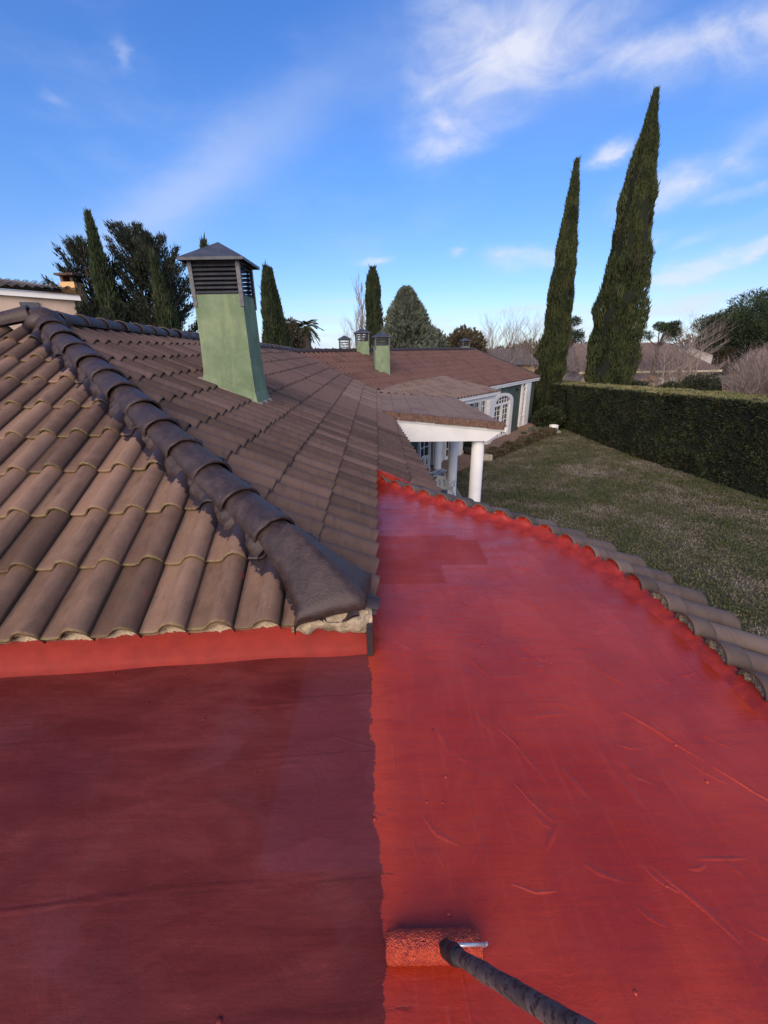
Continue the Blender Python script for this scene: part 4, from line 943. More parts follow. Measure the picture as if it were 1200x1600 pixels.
# mortar smear round the main chimney foot
V = []; F = []; loop = [(-2.27, 5.47), (-1.56, 5.47), (-1.56, 6.11), (-2.27, 6.11)]; n = 0
for i in range(4):
    a = Vector((*loop[i], 0)); b_ = Vector((*loop[(i+1) % 4], 0))
    for k in range(30):
        p = a.lerp(b_, k/30); o_ = (p-Vector((-1.905, 5.785, 0))).normalized(); wv = .035+.03*noise.noise(p*14)
        for f, h in ((-.03, .05), (.4*wv, .045), (wv, .0)):
            q = p+o_*f; V.append((q.x, q.y, tri_z(FB, q.x, q.y)+.03+h))
m_ = len(V)//3
for k in range(m_):
    for j in range(2): a = k*3+j; b_ = ((k+1) % m_)*3+j; F.append((a, b_, b_+1, a+1))
child('chimney_fillet', mkmesh('chimney_fillet', V, F, M['mortar'], True), house)

# ================================================================== PAINT ROLLER
pr = empty('paint_roller', (.12, .62, 0), 'red paint soaked roller on a long grey spattered pole resting on the flat roof', 'paint roller')
def f_nap(T, P, O, b):
    v = T.voro(P, 220); n = T.noise(P, 60, 5, 0.7)
    c = T.mix(T.step(n, 0.42, 0.62), (0.50, 0.060, 0.020), (0.33, 0.028, 0.016)); c = T.mix(T.step(T.noise(P, 150, 2), 0.62, 0.70), c, (0.05, 0.012, 0.010))
    return {'Base Color': c, 'Roughness': 0.5, 'Normal': T.bump(T.m('ADD', v, n), 1.0, 0.004)}
M['nap'] = mat('roller_nap', f_nap)
V = []; F = []; nx, na = 90, 48
for i in range(nx+1):
    x = -.012+.247*i/nx; e = min(1, i/2, (nx-i)/2)
    for k in range(na):
        a = 2*math.pi*k/na; r_ = (.034+.0022*noise.noise(Vector((x*120, math.cos(a)*4, math.sin(a)*4))))*(.86+.14*e); V.append((x, .618+r_*math.cos(a), .034+r_*math.sin(a)))
for i in range(nx):
    for k in range(na): F.append((i*na+k, i*na+(k+1) % na, (i+1)*na+(k+1) % na, (i+1)*na+k))
F += [tuple(range(na)), tuple(range(nx*na+na-1, nx*na-1, -1))]
child('sleeve', mkmesh('sleeve', V, F, M['nap'], True), pr, label='fluffy roller sleeve soaked in orange red paint')
M['wire'] = mat('zinc_wire', color=(.62, .62, .64), rough=.35, metal=.6)
part('frame', MB().path([(.15, .618, .034), (.246, .618, .034), (.249, .612, .060), (.243, .604, .073), (.148, .590, .105)], .0042, 8), M['wire'], pr, True)
P0 = Vector((.143, .580, .105)); P1 = Vector((.250, .295, .60))
dn = (P1-P0).normalized()
part('grip', MB().tube(P0+Vector((-.012, .022, -.006)), P0-dn*.012, .012, .019, 16).tube(P0-dn*.012, P0+dn*.045, .0195, .0215, 16).tube(P0+dn*.045, P0+dn*.085, .0215, .018, 16), mat('black_grip', color=(.012, .012, .014), rough=.5), pr, True)
def f_pole(T, P, O, b):
    n = T.noise(P, 60, 5, .7); n2 = T.noise(P, 16, 4, .6)
    c = T.mix(T.step(n2, .35, .65), (.075, .055, .052), (.15, .115, .11)); c = T.mix(T.step(n, .50, .60), c, (.035, .014, .014))
    return {'Base Color': c, 'Roughness': .75, 'Normal': T.bump(n, .3, .002)}
M['pole'] = mat('paint_spattered_pole', f_pole)
pm = MB()
for k in range(24):
    a = P0+dn*(.07+k*.03); b_ = P0+dn*(.07+(k+1)*.03); q_ = lambda j: .0150+.0004*math.sin(j*2.1)+(.0016 if j in (5, 6, 11) else 0); pm.tube(a, b_, q_(k), q_(k+1), 16, False)
part('pole', pm, M['pole'], pr, True)

# ================================================================== ON THE PATIO AND IN THE GARDEN
def chair_mesh_root(loc, rz, label, tip=None):
    r = empty('plastic_chair', loc, label, 'chair', 'white plastic chairs on the patio', rz)
    if tip: r.rotation_euler = (tip[0], tip[1], rz); bpy.context.view_layer.update()
    W = r.matrix_world
    def wp(mb): return [W @ Vector(v) for v in mb.V]
    def add(nm, mb, sm=False): mb.V = wp(mb); part(nm, mb, M['whiteplastic'], r, sm)
    s = MB(); n = 8; V = []; F = []
    for j in range(n+1):
        for i in range(n+1):
            x = -.22+.44*i/n; y = -.22+.42*j/n; V.append((x, y, .43-.02*math.cos((x/.22)*1.4)-(.02 if j == 0 else 0)))
    for j in range(n):
        for i in range(n): q = j*(n+1)+i; F.append((q, q+1, q+n+2, q+n+1))
    V2 = [(x, y, z-.018) for x, y, z in V]; s.raw(V, F); s.raw(V2, [f[::-1] for f in F]); add('seat', s, True)
    b = MB(); V = []; F = []
    for j in range(11):
        f = j/10; z = .43+.40*f; wv = .23*(1-.55*max(0, f-.5)**1.5*2.4)
        for i in range(9): x = -wv+2*wv*i/8; V.append((x, .20+.10*f-.05*math.cos(x/.23*1.3)+.02, z+(.04*math.cos(x/.23*1.5) if j == 10 else 0)))
    for j in range(10):
        for i in range(8):
            if 1 < j < 8 and i in (2, 5): continue
            q = j*9+i; F.append((q, q+1, q+10, q+9))
    b.raw(V, F); b.raw([(x, y+.012, z) for x, y, z in V], [f[::-1] for f in F]); add('backrest', b, True)
    for sx in (-1, 1):
        for sy, y in ((-1, -.20), (1, .20)): m_ = MB().tube((sx*.26, y+sy*.05, 0), (sx*.20, y, .42), .022, .032, 8); add('leg', m_, True)
        m_ = MB().path([(sx*.25, -.19, .42), (sx*.27, -.19, .62), (sx*.27, .10, .65), (sx*.22, .24, .66)], .02, 8); add('armrest', m_, True)
    return r
PZ = -3.04
chair_mesh_root((1.45, 15.4, PZ), R(200), 'white plastic garden chair standing upright beside the bulk bag')
chair_mesh_root((1.45, 13.95, PZ+.22), R(120), 'white plastic chair lying on its side halfway along the patio', (R(88), 0))
chair_mesh_root((1.68, 13.2, PZ+.30), R(160), 'white plastic chair tipped over on its back with its legs in the air', (R(-95), R(10)))
chair_mesh_root((1.93, 12.7, PZ), R(150), 'white plastic chair closest to the middle column')
def f_bag(T, P, O, b):
    n = T.noise(P, 6, 6, .7, .6); return {'Base Color': T.mix(T.step(n, .35, .65), (.42, .42, .42), (.68, .68, .68)), 'Roughness': .8, 'Normal': T.bump(T.m('ADD', n, T.noise(P, 18, 5, .7, 1.0)), .9, .05)}
M['bag'] = mat('woven_sack', f_bag)
bg_ = empty('bulk_bag', (1.78, 17.25, PZ), 'big crumpled white builders bag with dark opening standing on the patio', 'builders bag')
V = []; F = []; n = 40; zs = [0, .06, .25, .5, .75, .92, 1.0]
for j, z in enumerate(zs):
    for k in range(n):
        a = 2*math.pi*k/n; q = (abs(math.cos(a))**4+abs(math.sin(a))**4)**-.25; r_ = .45*q*(.92+.08*math.sin(z*3))*(1+.10*noise.noise(Vector((math.cos(a)*2, math.sin(a)*2, z*3)))); V.append((1.78+r_*math.cos(a), 17.25+r_*math.sin(a), PZ+z*.95*(1+.06*noise.noise(Vector((math.cos(a)*2, math.sin(a)*2, 9))))))
for j in range(len(zs)-1):
    for k in range(n): F.append((j*n+k, j*n+(k+1) % n, (j+1)*n+(k+1) % n, (j+1)*n+k))
child('sack', mkmesh('sack', V, F, M['bag'], True), bg_)
part('contents', MB().lathe((1.78, 17.25, PZ), [(.40, .80), (.34, .86), (.1, .90)], 20), simple('dark_rubble', (.05, .045, .045), .9, .4, 20, .8, 30), bg_, True)
for sx, sy in ((-1, -1), (1, -1), (1, 1), (-1, 1)):
    x, y = 1.78+sx*.38, 17.25+sy*.38; part('strap', MB().path([(x, y-.06*sy, PZ+.4), (x+sx*.03, y, PZ+.95), (x, y, PZ+1.12), (x-.08*sx, y, PZ+1.0)], .016, 6), M['dark'], bg_)
pt = empty('plant_pot', (3.94, 18.5, GZ), 'round dark pot standing behind the nearest porch column', 'plant pot')
part('pot', MB().lathe((3.94, 18.5, GZ), [(.22, 0), (.34, .30), (.38, .50), (.36, .52), (.33, .46), (.05, .44)], 24), mat('dark_pot', color=(.03, .028, .028), rough=.6), pt, True)
P, Dv = scatter_ball((3.94, 18.5, GZ+.60), (.30, .30, .16), 700); child('leaves', blades('leaves', P, Dv+np.array([0, 0, .6]), np.full(700, .12), np.full(700, .02), M['shrub']), pt)
link('concrete_block', MB().box((4.25, 17.75, GZ), (4.72, 18.05, GZ+.26)).mesh('concrete_block', simple('pale_block', (.42, .38, .30), .9, .2, 8), bevel=.01), None, 'pale hollow block lying on the lawn edge right of the nearest column', 'block')
pl = empty('stone_planter', (9.72, 24.0, GZ), 'small white stone planter in front of the round bush', 'planter')
part('bowl', MB().lathe((9.72, 24.0, GZ), [(.20, .12), (.24, .18), (.25, .42), (.21, .42), (.19, .35), (.02, .33)], 20), M['white'], pl, True); part('base', MB().box((9.40, 23.75, GZ), (10.05, 24.25, GZ+.12)), M['patio'], pl)
# round bush and the low clipped border
def bush(name, c, rad, N, mt, label, cat='bush', bl=.11, bw=.03, group=None, trunk=True):
    r = empty(name, (c[0], c[1], GZ), label, cat, group)
    P, Dv = scatter_ball(c, rad, N); nz = np.array([noise.noise(Vector(p)*1.3) for p in P]); P = np.array(c)+(P-np.array(c))*(1+.22*nz[:, None])
    P[:, 2] = np.maximum(P[:, 2], GZ+.02)
    child('crown', blades('crown', P, Dv+rg.normal(size=P.shape)*.5+np.array([0, 0, .3]), bl*(.6+.8*rg.random(N)), bw*(.6+.8*rg.random(N)), M[mt]), r)
    if trunk: part('trunk', MB().tube((c[0], c[1], GZ-.03), (c[0], c[1], c[2]), .07, .04, 8), M['bark'], r)
    return r
bush('round_bush', (9.7, 25.0, GZ+.62), (.85, .8, .66), 9000, 'shrub', 'round clipped dark bush beside the corner of the green wing')
lb = empty('low_border', (7, 22, GZ), 'low brownish clipped border along the terrace edge of the green wing', 'low hedge')
N = 16000; t = rg.random(N); A0 = np.array([4.6, 17.9]); A1 = np.array([9.6, 23.7]); c2 = A0+(A1-A0)*t[:, None]; off = (rg.random(N)-.5)*.42; nn = np.array([.75, -.66])
P = np.stack([c2[:, 0]+nn[0]*off, c2[:, 1]+nn[1]*off, GZ+.38*rg.random(N)*(1+.3*np.sin(t*31))], 1)
child('leaves', blades('leaves', P, rg.normal(size=(N, 3))+np.array([0, 0, .8]), .08*(.6+.8*rg.random(N)), np.full(N, .02), M['brownleaf']), lb)
part('stems', MB().prism([(4.6, 17.8, GZ), (9.6, 23.6, GZ), (9.5, 23.8, GZ), (4.5, 18.0, GZ)], (0, 0, .25)), M['core'], lb)
for (x, y, s_) in ((8.4, 23.6, .28), (8.9, 23.9, .22), (9.25, 23.55, .2), (7.7, 23.0, .2)):
    r = empty('garden_plant', (x, y, GZ), {8.4: 'pale tufted plant left of the white planter', 8.9: 'small pale shrub touching the white planter', 9.25: 'little grey plant at the lawn corner', 7.7: 'sparse plant on the terrace edge below the pilaster'}[x], 'plant', 'small plants by the terrace corner')
    P, Dv = scatter_ball((x, y, GZ+s_*.6), (s_, s_, s_*.7), 500); P[:, 2] = np.maximum(P[:, 2], GZ+.01); child('leaves', blades('leaves', P, Dv+np.array([0, 0, .5]), np.full(500, .09), np.full(500, .02), M['cedar']), r)

# clipped hedge: near run along the lawn and a return behind the wing
def hedge(path, tops, th, label, N, Nt):
    r = empty('hedge', (*path[0], GZ), label, 'hedge', 'tall clipped hedge round the lawn')
    body = MB(); V = []; F = []; seg = []; acc = []
    pts = [Vector((*p, 0)) for p in path]; tot = 0
    for a, b in zip(pts[:-1], pts[1:]): acc.append(tot); tot += (b-a).length
    acc.append(tot)
    def at(s):
        for i in range(len(pts)-1):
            if s <= acc[i+1] or i == len(pts)-2:
                t = (s-acc[i])/(acc[i+1]-acc[i]); d = (pts[i+1]-pts[i]).normalized(); return pts[i].lerp(pts[i+1], t), Vector((-d.y, d.x, 0)), tops[i]+(tops[i+1]-tops[i])*t
    # at(): left-hand face of the run is the lawn side; n points away from the lawn
    nseg = int(tot/.22); prof = [(0, 0), (0, .2), (0, .4), (0, .6), (0, .8), (.01, .97), (.06, 1.0), (.35, 1.0), (.65, 1.0), (.94, 1.0), (1, .97), (1, .5), (1, 0)]
    for k in range(nseg+1):
        p, nr, tp = at(tot*k/nseg)
        for f, g_ in prof:
            q = p+nr*(th*f)+Vector((0, 0, GZ+(tp-GZ)*g_)); w_ = .09*noise.noise(q*1.1)+.05*noise.noise(q*3.1)
            V.append(q-nr*w_*(1 if f < .5 else -1)*(1 if g_ < .99 else .2)+Vector((0, 0, w_*.5*(g_ > .9))))
    m_ = len(prof)
    for k in range(nseg):
        for j in range(m_-1): q = k*m_+j; F.append((q, q+1, q+m_+1, q+m_))
    F.append(tuple(range(m_))); F.append(tuple(range(nseg*m_+m_-1, nseg*m_-1, -1)))
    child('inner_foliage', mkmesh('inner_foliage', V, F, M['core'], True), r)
    # surface leaves
    s = rg.random(N)*tot; P = np.zeros((N, 3)); D_ = np.zeros((N, 3))
    for i in range(N):
        p, nr, tp = at(s[i]); g_ = rg.random(); q = p+Vector((0, 0, GZ+(tp-GZ)*g_)); w_ = .09*noise.noise(q*1.1)+.05*noise.noise(q*3.1)+.10*noise.noise(q*5.5)
        q = q-nr*(w_+.01-rg.random()*.05); P[i] = q; D_[i] = -nr
    child('leaves', blades('leaves', P, D_*.5+rg.normal(size=(N, 3))*.55+np.array([0, 0, .35]), .085*(.5+rg.random(N)), .018*(.5+rg.random(N)), M['hedge']), r)
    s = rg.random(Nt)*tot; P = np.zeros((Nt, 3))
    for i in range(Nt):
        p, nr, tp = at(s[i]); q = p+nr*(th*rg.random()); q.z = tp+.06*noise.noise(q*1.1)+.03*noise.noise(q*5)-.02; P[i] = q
    child('top_leaves', blades('top_leaves', P, rg.normal(size=(Nt, 3))*.6+np.array([0, 0, .5]), .07*(.5+rg.random(Nt)), .018*(.5+rg.random(Nt)), M['hedge_sunlit']), r)
    return r
hedge([(10.75, 25.2), (11.0, 18.5), (11.9, 13.0), (12.9, 8.0), (14.2, 1.0)], [-.62, -.36, -.22, -.15, -.1], 2.3, 'long tall clipped hedge coloured dark on its shaded face and pale on its sunlit top, running along the right of the lawn', 115000, 50000)
hedge([(10.0, 34.0), (10.4, 29.0), (10.75, 25.4)], [-.75, -.7, -.64], 2.3, 'far end of the tall hedge in deep shade behind the green wing', 26000, 9000)

# grass
N = 190000; x = 2.6+rg.random(N)*11; y = 2+rg.random(N)**1.15*24; k = (x < np.interp(y, [0, 13, 18.5, 25.2], [14, 11.9, 11.0, 10.75]))&((x-4.6)*.75-(y-17.9)*.66 > -.2)|((x > 2.6)&(y < 17.5)&(x < 11.5)); x, y = x[k], y[k]; N = len(x)
P = np.stack([x, y, np.full(N, GZ+.0)], 1); hgt = .035+.05*rg.random(N)
link('grass', blades('grass', P, rg.normal(size=(N, 3))*np.array([.7, .7, .2])+np.array([0, 0, .8]), hgt, np.full(N, .009)+.008*rg.random(N), M['grass']), None, 'patchy winter grass, part green and part straw coloured', 'grass', None, 'stuff')

# ================================================================== TREES
cypress(13.85, 27.0, -2.9, 13.35, [(0, 1.05), (.15, 1.28), (.3, 1.20), (.45, 1.10), (.6, .94), (.75, .70), (.87, .42), (.95, .18), (1, .01)], 60000, 'tallest cypress, the thicker one behind the hedge on the right', lean=(.0, 0), bl=.27, bw=.024)
cypress(10.72, 28.0, -2.9, 10.9, [(0, .72), (.2, .80), (.35, .74), (.5, .64), (.65, .52), (.8, .36), (.92, .18), (1, .01)], 38000, 'slender tall cypress between the green wing and the thickest cypress', bl=.25, bw=.022)
cypress(-.62, 40, -2, 7.75, [(0, .7), (.4, .75), (.6, .72), (.8, .60), (.93, .42), (1, .12)], 11000, 'blunt topped cypress beside the bare poplar behind the far ridge', 'cypress_far', bl=.34, bw=.04)
cypress(-7.15, 30, -2, 6.35, [(0, .62), (.5, .60), (.75, .42), (.9, .24), (1, .05)], 11000, 'left one of the joined cypresses right of the big chimney', 'cypress_far', bl=.28, bw=.032)
cypress(-6.65, 30.4, -2, 6.3, [(0, .80), (.4, .78), (.6, .55), (.8, .28), (.93, .10), (1, .02)], 11000, 'right one of the joined cypresses right of the big chimney', 'cypress_far', bl=.28, bw=.032, lean=(-.3, 0))
cypress(-7.9, 22, -1, 6.0, [(0, .5), (.5, .38), (.8, .16), (.93, .08), (1, .02)], 2500, 'thin cypress tip showing above the big chimney cowl', 'cypress_far', bl=.35, bw=.05)
cypress(-9.0, 15.5, -2, 5.55, [(0, .50), (.5, .42), (.75, .25), (.9, .12), (1, .02)], 11000, 'narrow cypress spire rising out of the dark conifers on the left', 'cypress_far', bl=.2, bw=.018)
cypress(-6.85, 15, -2, 4.35, [(0, .46), (.5, .42), (.75, .26), (.9, .12), (1, .02)], 11000, 'narrow cypress at the right end of the dark conifers', 'cypress_far', bl=.19, bw=.017, lean=(-.15, 0))
def conifer(x, y, z1, rad, label, seed, nb=60, group='open dark conifers behind the ridge', mt='conifer', z0=None, dens=230):
    r = empty('conifer_tree', (x, y, GZ), label, 'tree', group); rr = random.Random(seed); b = MB(); P = []; D_ = []
    H = z1-GZ; part('trunk', MB().tube((x, y, GZ-.05), (x+.1, y, z1-.3), .20, .02, 8), M['bark'], r)
    zb = GZ+H*.35 if z0 is None else z0
    for k in range(nb):
        f = (k+rr.random())/nb; z = zb+(z1-zb)*f*.93; a = rr.random()*2*math.pi; L = rad*(1-f)**.5*(.6+.55*rr.random())+.25
        s = Vector((x+.1*f, y, z)); d = Vector((math.cos(a), math.sin(a), .75+.7*f)).normalized(); e = s+d*L*1.15; b.tube(s, e, .03, .008, 4, False)
        for _ in range(int(dens*(.4+L/rad))):
            t = .12+.88*rr.random()**.7; q = s.lerp(e, t)+Vector((rr.gauss(0, 1), rr.gauss(0, 1), rr.gauss(0, 1)))*.085*(1.5-t); P.append(q); D_.append(d+Vector((rr.gauss(0, .35), rr.gauss(0, .35), rr.gauss(0, .3)+.3)))
    P = np.array([tuple(p) for p in P]); D_ = np.array([tuple(p) for p in D_]); n = len(P)
    part('branch', b, M['bark'], r); child('crown', blades('crown', P, D_, .13*(.5+rg.random(n)), .015*(.6+.8*rg.random(n)), M[mt]), r); return r
conifer(-9.85, 16, 4.95, 1.9, 'leftmost open dark conifer beside the cream house chimney', 1, 90)
conifer(-8.45, 16.6, 5.5, 1.8, 'middle open dark conifer, highest of the feathery ones', 2, 95)
conifer(-7.5, 16.2, 5.1, 1.6, 'right open dark conifer nearest the big chimney', 3, 85)
conifer(-6.6, 18.5, 3.3, .8, 'small open conifer showing just left of the big chimney', 4, 34)
# grey-green cone shaped cedar
def cone_tree(x, y, z0, z1, rad, N, mt, label, bl=.35, bw=.07, group=None, pw=.75, name='cedar_tree'):
    r = empty(name, (x, y, GZ), label, 'tree', group); H = z1-z0; t = rg.random(N)**1.2; a = rg.random(N)*2*math.pi
    lump = np.array([noise.noise(Vector((math.cos(b_)*2.6, math.sin(b_)*2.6, tt*H*1.1+x)))+.6*noise.noise(Vector((math.cos(b_)*6, math.sin(b_)*6, tt*H*2.4))) for b_, tt in zip(a, t)])
    R_ = rad*(1-t)**pw*(.86+.42*lump)*(1-.35*rg.random(N)**2); P = np.stack([x+R_*np.cos(a), y+R_*np.sin(a), z0+t*H+.15*lump], 1)
    D_ = np.stack([np.cos(a)*.7, np.sin(a)*.7, np.full(N, .8)], 1)+rg.normal(size=(N, 3))*.3
    child('crown', blades('crown', P, D_, bl*(.5+.9*rg.random(N)), bw*(.6+.8*rg.random(N)), M[mt]), r)
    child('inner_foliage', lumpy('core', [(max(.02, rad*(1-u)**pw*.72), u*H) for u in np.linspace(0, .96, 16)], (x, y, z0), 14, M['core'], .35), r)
    part('trunk', MB().tube((x, y, GZ-.05), (x, y, z0+H*.6), .25, .05, 8), M['bark'], r); return r
cone_tree(1.85, 34, -1.5, 5.45, 3.0, 30000, 'cedar', 'broad grey green conical tree behind the far tiled ridge', bl=.26, bw=.045, pw=.6)
bush('leafy_tree', (3.9, 36, 1.2), (1.3, 1.2, 1.6), 5000, 'cedar', 'small grey green tree right of the broad conical one', 'tree', .3, .06)
bush('leafy_tree', (8.3, 45, .9), (2.1, 1.8, 2.3), 8000, 'brownleaf', 'rounded brown green tree behind the right part of the far ridge', 'tree', .35, .08)
# palm
pm_ = empty('palm_tree', (-5.95, 36, GZ), 'palm tree showing its crown above the roof beside the joined cypresses', 'tree')
part('trunk', MB().tube((-5.95, 36, GZ-.05), (-5.95, 36, 3.1), .34, .40, 12), M['bark'], pm_, True)
P = []; D_ = []; rr = random.Random(3)
for k in range(46):
    a = rr.random()*6.283; up_ = rr.uniform(-.9, 1.3); c = Vector((-5.95, 36, 3.2)); d = Vector((math.cos(a), math.sin(a), up_)).normalized(); L = rr.uniform(.9, 1.35)
    for t in np.linspace(.15, 1, 26):
        q = c+d*L*t-Z3*(.55*t*t); sdv = Vector((-math.sin(a), math.cos(a), 0))
        for sg_ in (-1, 1): P.append(tuple(q)); D_.append(tuple(sdv*sg_*.8+d*.8-Z3*.35*t))
P = np.array(P); D_ = np.array(D_); child('frond', blades('frond', P, D_, np.full(len(P), .30), np.full(len(P), .028), M['palm']), pm_)
bush('leafy_tree', (-6.75, 34, 1.6), (.95, .9, 1.9), 4500, 'brownleaf', 'olive brown tree squeezed between the joined cypresses and the palm', 'tree', .26, .05)
# bare trees
def bare(x, y, h, label, seed, mt='twig', spread=.45, n0=16, r0=.12, up=.7, ratio=.55, first=.2, levels=4, nm='bare_tree'):
    r = empty(nm, (x, y, GZ), label, 'tree', 'bare winter trees'); branchy(r, (x, y, GZ-.05), h, M[mt], levels, spread, r0, n0, up, seed, ratio, first)
    return r
def grow_tree(x, y, h, label, seed, mt='twig', spread=.5, n0=16, r0=.12, up=.7, first=.2, len0=None, lv=3):
    r = empty('bare_tree', (x, y, GZ), label, 'tree', 'bare winter trees'); rr = random.Random(seed); tr = MB(); br = MB()
    z1 = GZ+h; p = Vector((x, y, GZ-.05)); pts = [p]
    for k in range(1, 9): pts.append(Vector((x+rr.gauss(0, .05)*k**.5, y, GZ+h*.92*k/8)))
    for k in range(8): tr.tube(pts[k], pts[k+1], r0*(1-k/9), r0*(1-(k+1)/9), 6, False)
    def g(p, d, L, r_, l):
        q = p
        for s_ in range(3):
            e = q+d*(L/3); br.tube(q, e, r_*(1-.2*s_), r_*(.8-.2*s_), 3, False)
            if l < lv:
                for _ in range(2 if s_ else 1):
                    a = rr.random()*6.283; nd = (d+Vector((math.cos(a), math.sin(a), .1+up*.4))*spread).normalized(); g(q.lerp(e, rr.random()), nd, L*rr.uniform(.4, .7), r_*.55, l+1)
            d = (d+Vector((rr.gauss(0, .12), rr.gauss(0, .12), up*.12))).normalized(); q = e
    for k in range(n0):
        f = first+(1-first)*(k+rr.random())/n0*.95; i = min(7, int(f*8)); b_ = pts[i].lerp(pts[i+1], f*8-i); a = rr.random()*6.283
        L = (len0 or h*.35)*(1.1-.7*f)*rr.uniform(.7, 1.2); g(b_, (Vector((math.cos(a), math.sin(a), 0))*spread+Vector((0, 0, up))).normalized(), L, r0*.35*(1.2-f), 1)
    part('trunk', tr, M[mt], r); part('branch', br, M[mt], r); return r
grow_tree(-1.85, 42, 10.8, 'tall narrow bare poplar left of the blunt cypress', 21, 'twig', .30, 34, .14, .9, .25, 2.2)
grow_tree(-3.1, 42, 7.2, 'low bare tree at the left foot of the poplar', 22, 'twig', .45, 18, .08, .8, .3, 2.2)
for i, (x, y, h, lab) in enumerate([(11.0, 45, 7.2, 'bare tree just right of the rounded brown tree'), (13.2, 46, 7.6, 'tallest bare tree standing left of the slender cypress'), (15.2, 45, 6.9, 'bare tree touching the left edge of the slender cypress')]):
    grow_tree(x, y, h, lab, 31+i, 'twig', .62, 26, .10, .75, .25, 3.0)
for i, (x, y, h, lab, mt) in enumerate([(15.6, 38, 6.6, 'bare tree in the gap between the two tall cypresses', 'twig'), (21.0, 33, 5.6, 'pale bare tree in front of the brown neighbour roof', 'twig'), (23.6, 34, 6.4, 'taller bare tree right of the brown neighbour roof ridge', 'twig'),
                                 (25.6, 36, 6.2, 'bare tree left of the umbrella pine', 'twig'), (19.0, 38, 5.8, 'reddish bare tree at the right edge of the thickest cypress', 'twigpink')]):
    grow_tree(x, y, h, lab, 41+i, mt, .75, 24, .10, .55, .12, 2.6)
for i, (x, y, h, lab) in enumerate([(24.2, 28, 4.3, 'leftmost reddish leafless thicket behind the hedge'), (26.2, 29.5, 4.8, 'middle reddish leafless thicket behind the hedge'), (28.4, 30, 4.9, 'reddish leafless thicket under the umbrella pine'), (25.4, 25.5, 3.6, 'pinkish leafless shrub at the right edge of the picture')]):
    r_ = grow_tree(x, y, h, lab, 61+i, 'twigpink', 1.0, 42, .07, .5, .05, 2.4)
    P, Dv = scatter_ball((x, y, GZ+h*.48), (1.9, 1.6, h*.46), 5000); P[:, 2] = np.maximum(P[:, 2], GZ)
    child('twigs', blades('twigs', P, Dv*.6+rg.normal(size=P.shape)*.35+np.array([0, 0, .8]), .35+.4*rg.random(5000), np.full(5000, .008), M['twigpink']), r_)
# pines
def pine(x, y, z0, z1, rad, label, seed, N=9000, nl=11):
    r = empty('pine_tree', (x, y, GZ), label, 'tree', 'pines on the right'); rr = random.Random(seed); b = MB(); b.tube((x, y, GZ-.05), (x, y, z0+.4), .26, .16, 8); P = []; V_ = []
    for k in range(nl):
        a = rr.random()*6.283; q = rad*math.sqrt(rr.random())*.8; c = Vector((x+q*math.cos(a), y+q*math.sin(a), z0+(z1-z0)*(.25+.6*rr.random())*(1-.35*(q/rad)**2))); s_ = rad*rr.uniform(.26, .42)
        b.tube((x, y, z0), c, .08, .03, 5)
        p_, v_ = scatter_ball(c, (s_, s_, s_*.62), N//nl); nz = np.array([noise.noise(Vector(t)*1.6) for t in p_]); P.append(np.array(c)+(p_-np.array(c))*(1+.3*nz[:, None])); V_.append(v_)
    P = np.concatenate(P); V_ = np.concatenate(V_); n = len(P)
    part('trunk', b, M['bark'], r); child('crown', blades('crown', P, V_+rg.normal(size=P.shape)*.5+np.array([0, 0, .5]), .20*(.5+.9*rg.random(n)), .028*(.6+.8*rg.random(n)), M['pine']), r); return r
pine(31.2, 38, .9, 5.5, 4.4, 'large dark umbrella pine at the right edge of the picture', 5, 70000, 34)
pine(27.6, 45, 1.2, 4.3, 1.9, 'small round pine above the brown neighbour roof', 6, 6000, 9)
pine(23.2, 45, .9, 4.0, 2.0, 'pine half hidden by the right edge of the thickest cypress', 7, 6000, 9)
pine(17.6, 43, .8, 4.3, 1.9, 'round pine in the gap between the two tall cypresses', 8, 6000, 8)

# ================================================================== NEIGHBOURING HOUSES
M['cream'] = simple('sunlit_cream_render', (.72, .46, .22), .9, .08, 1.5); M['greybeige'] = simple('beige_render', (.56, .43, .33), .9, .1, 1.5)  # left house: cream holds the sunlit wall tone, greybeige the shaded
M['neighroof'] = simple('weathered_tiles', (.28, .21, .14), .9, .35, 9); M['brownroof'] = simple('brown_roof', (.21, .145, .115), .9, .25, 6); M['greyroof'] = simple('grey_roof', (.10, .09, .09), .9, .2, 4)
def roof_rows(F_, poly, step, hs, mt, parent, name='roof_tiles', tw=.24):
    src = [(0, 0), (.3, .02), (.5, .055), (.7, .055), (.9, .01), (1, 0)]
    V = []; F = []; us = [p.x for p in poly]; vs = [p.y for p in poly]; v = min(vs)
    while v < max(vs):
        u = min(us)
        while u < max(us):
            b = len(V)
            for y, l in ((v, .02), (v+step, 0)):
                for a, h in src: V.append((u+a*tw, y, h+l))
            for k in range(5): F.append((b+k, b+k+1, b+k+7, b+k+6))
            F.append((b, b+6, b+11, b+5)) if False else None
            u += tw
        v += step
    me = mkmesh(name, V, [f for f in F if f], mt); bm = clip(me, inward(poly)); bm.to_mesh(me); bm.free(); me.transform(F_.mat())
    return child(name, me, parent, kind='stuff')
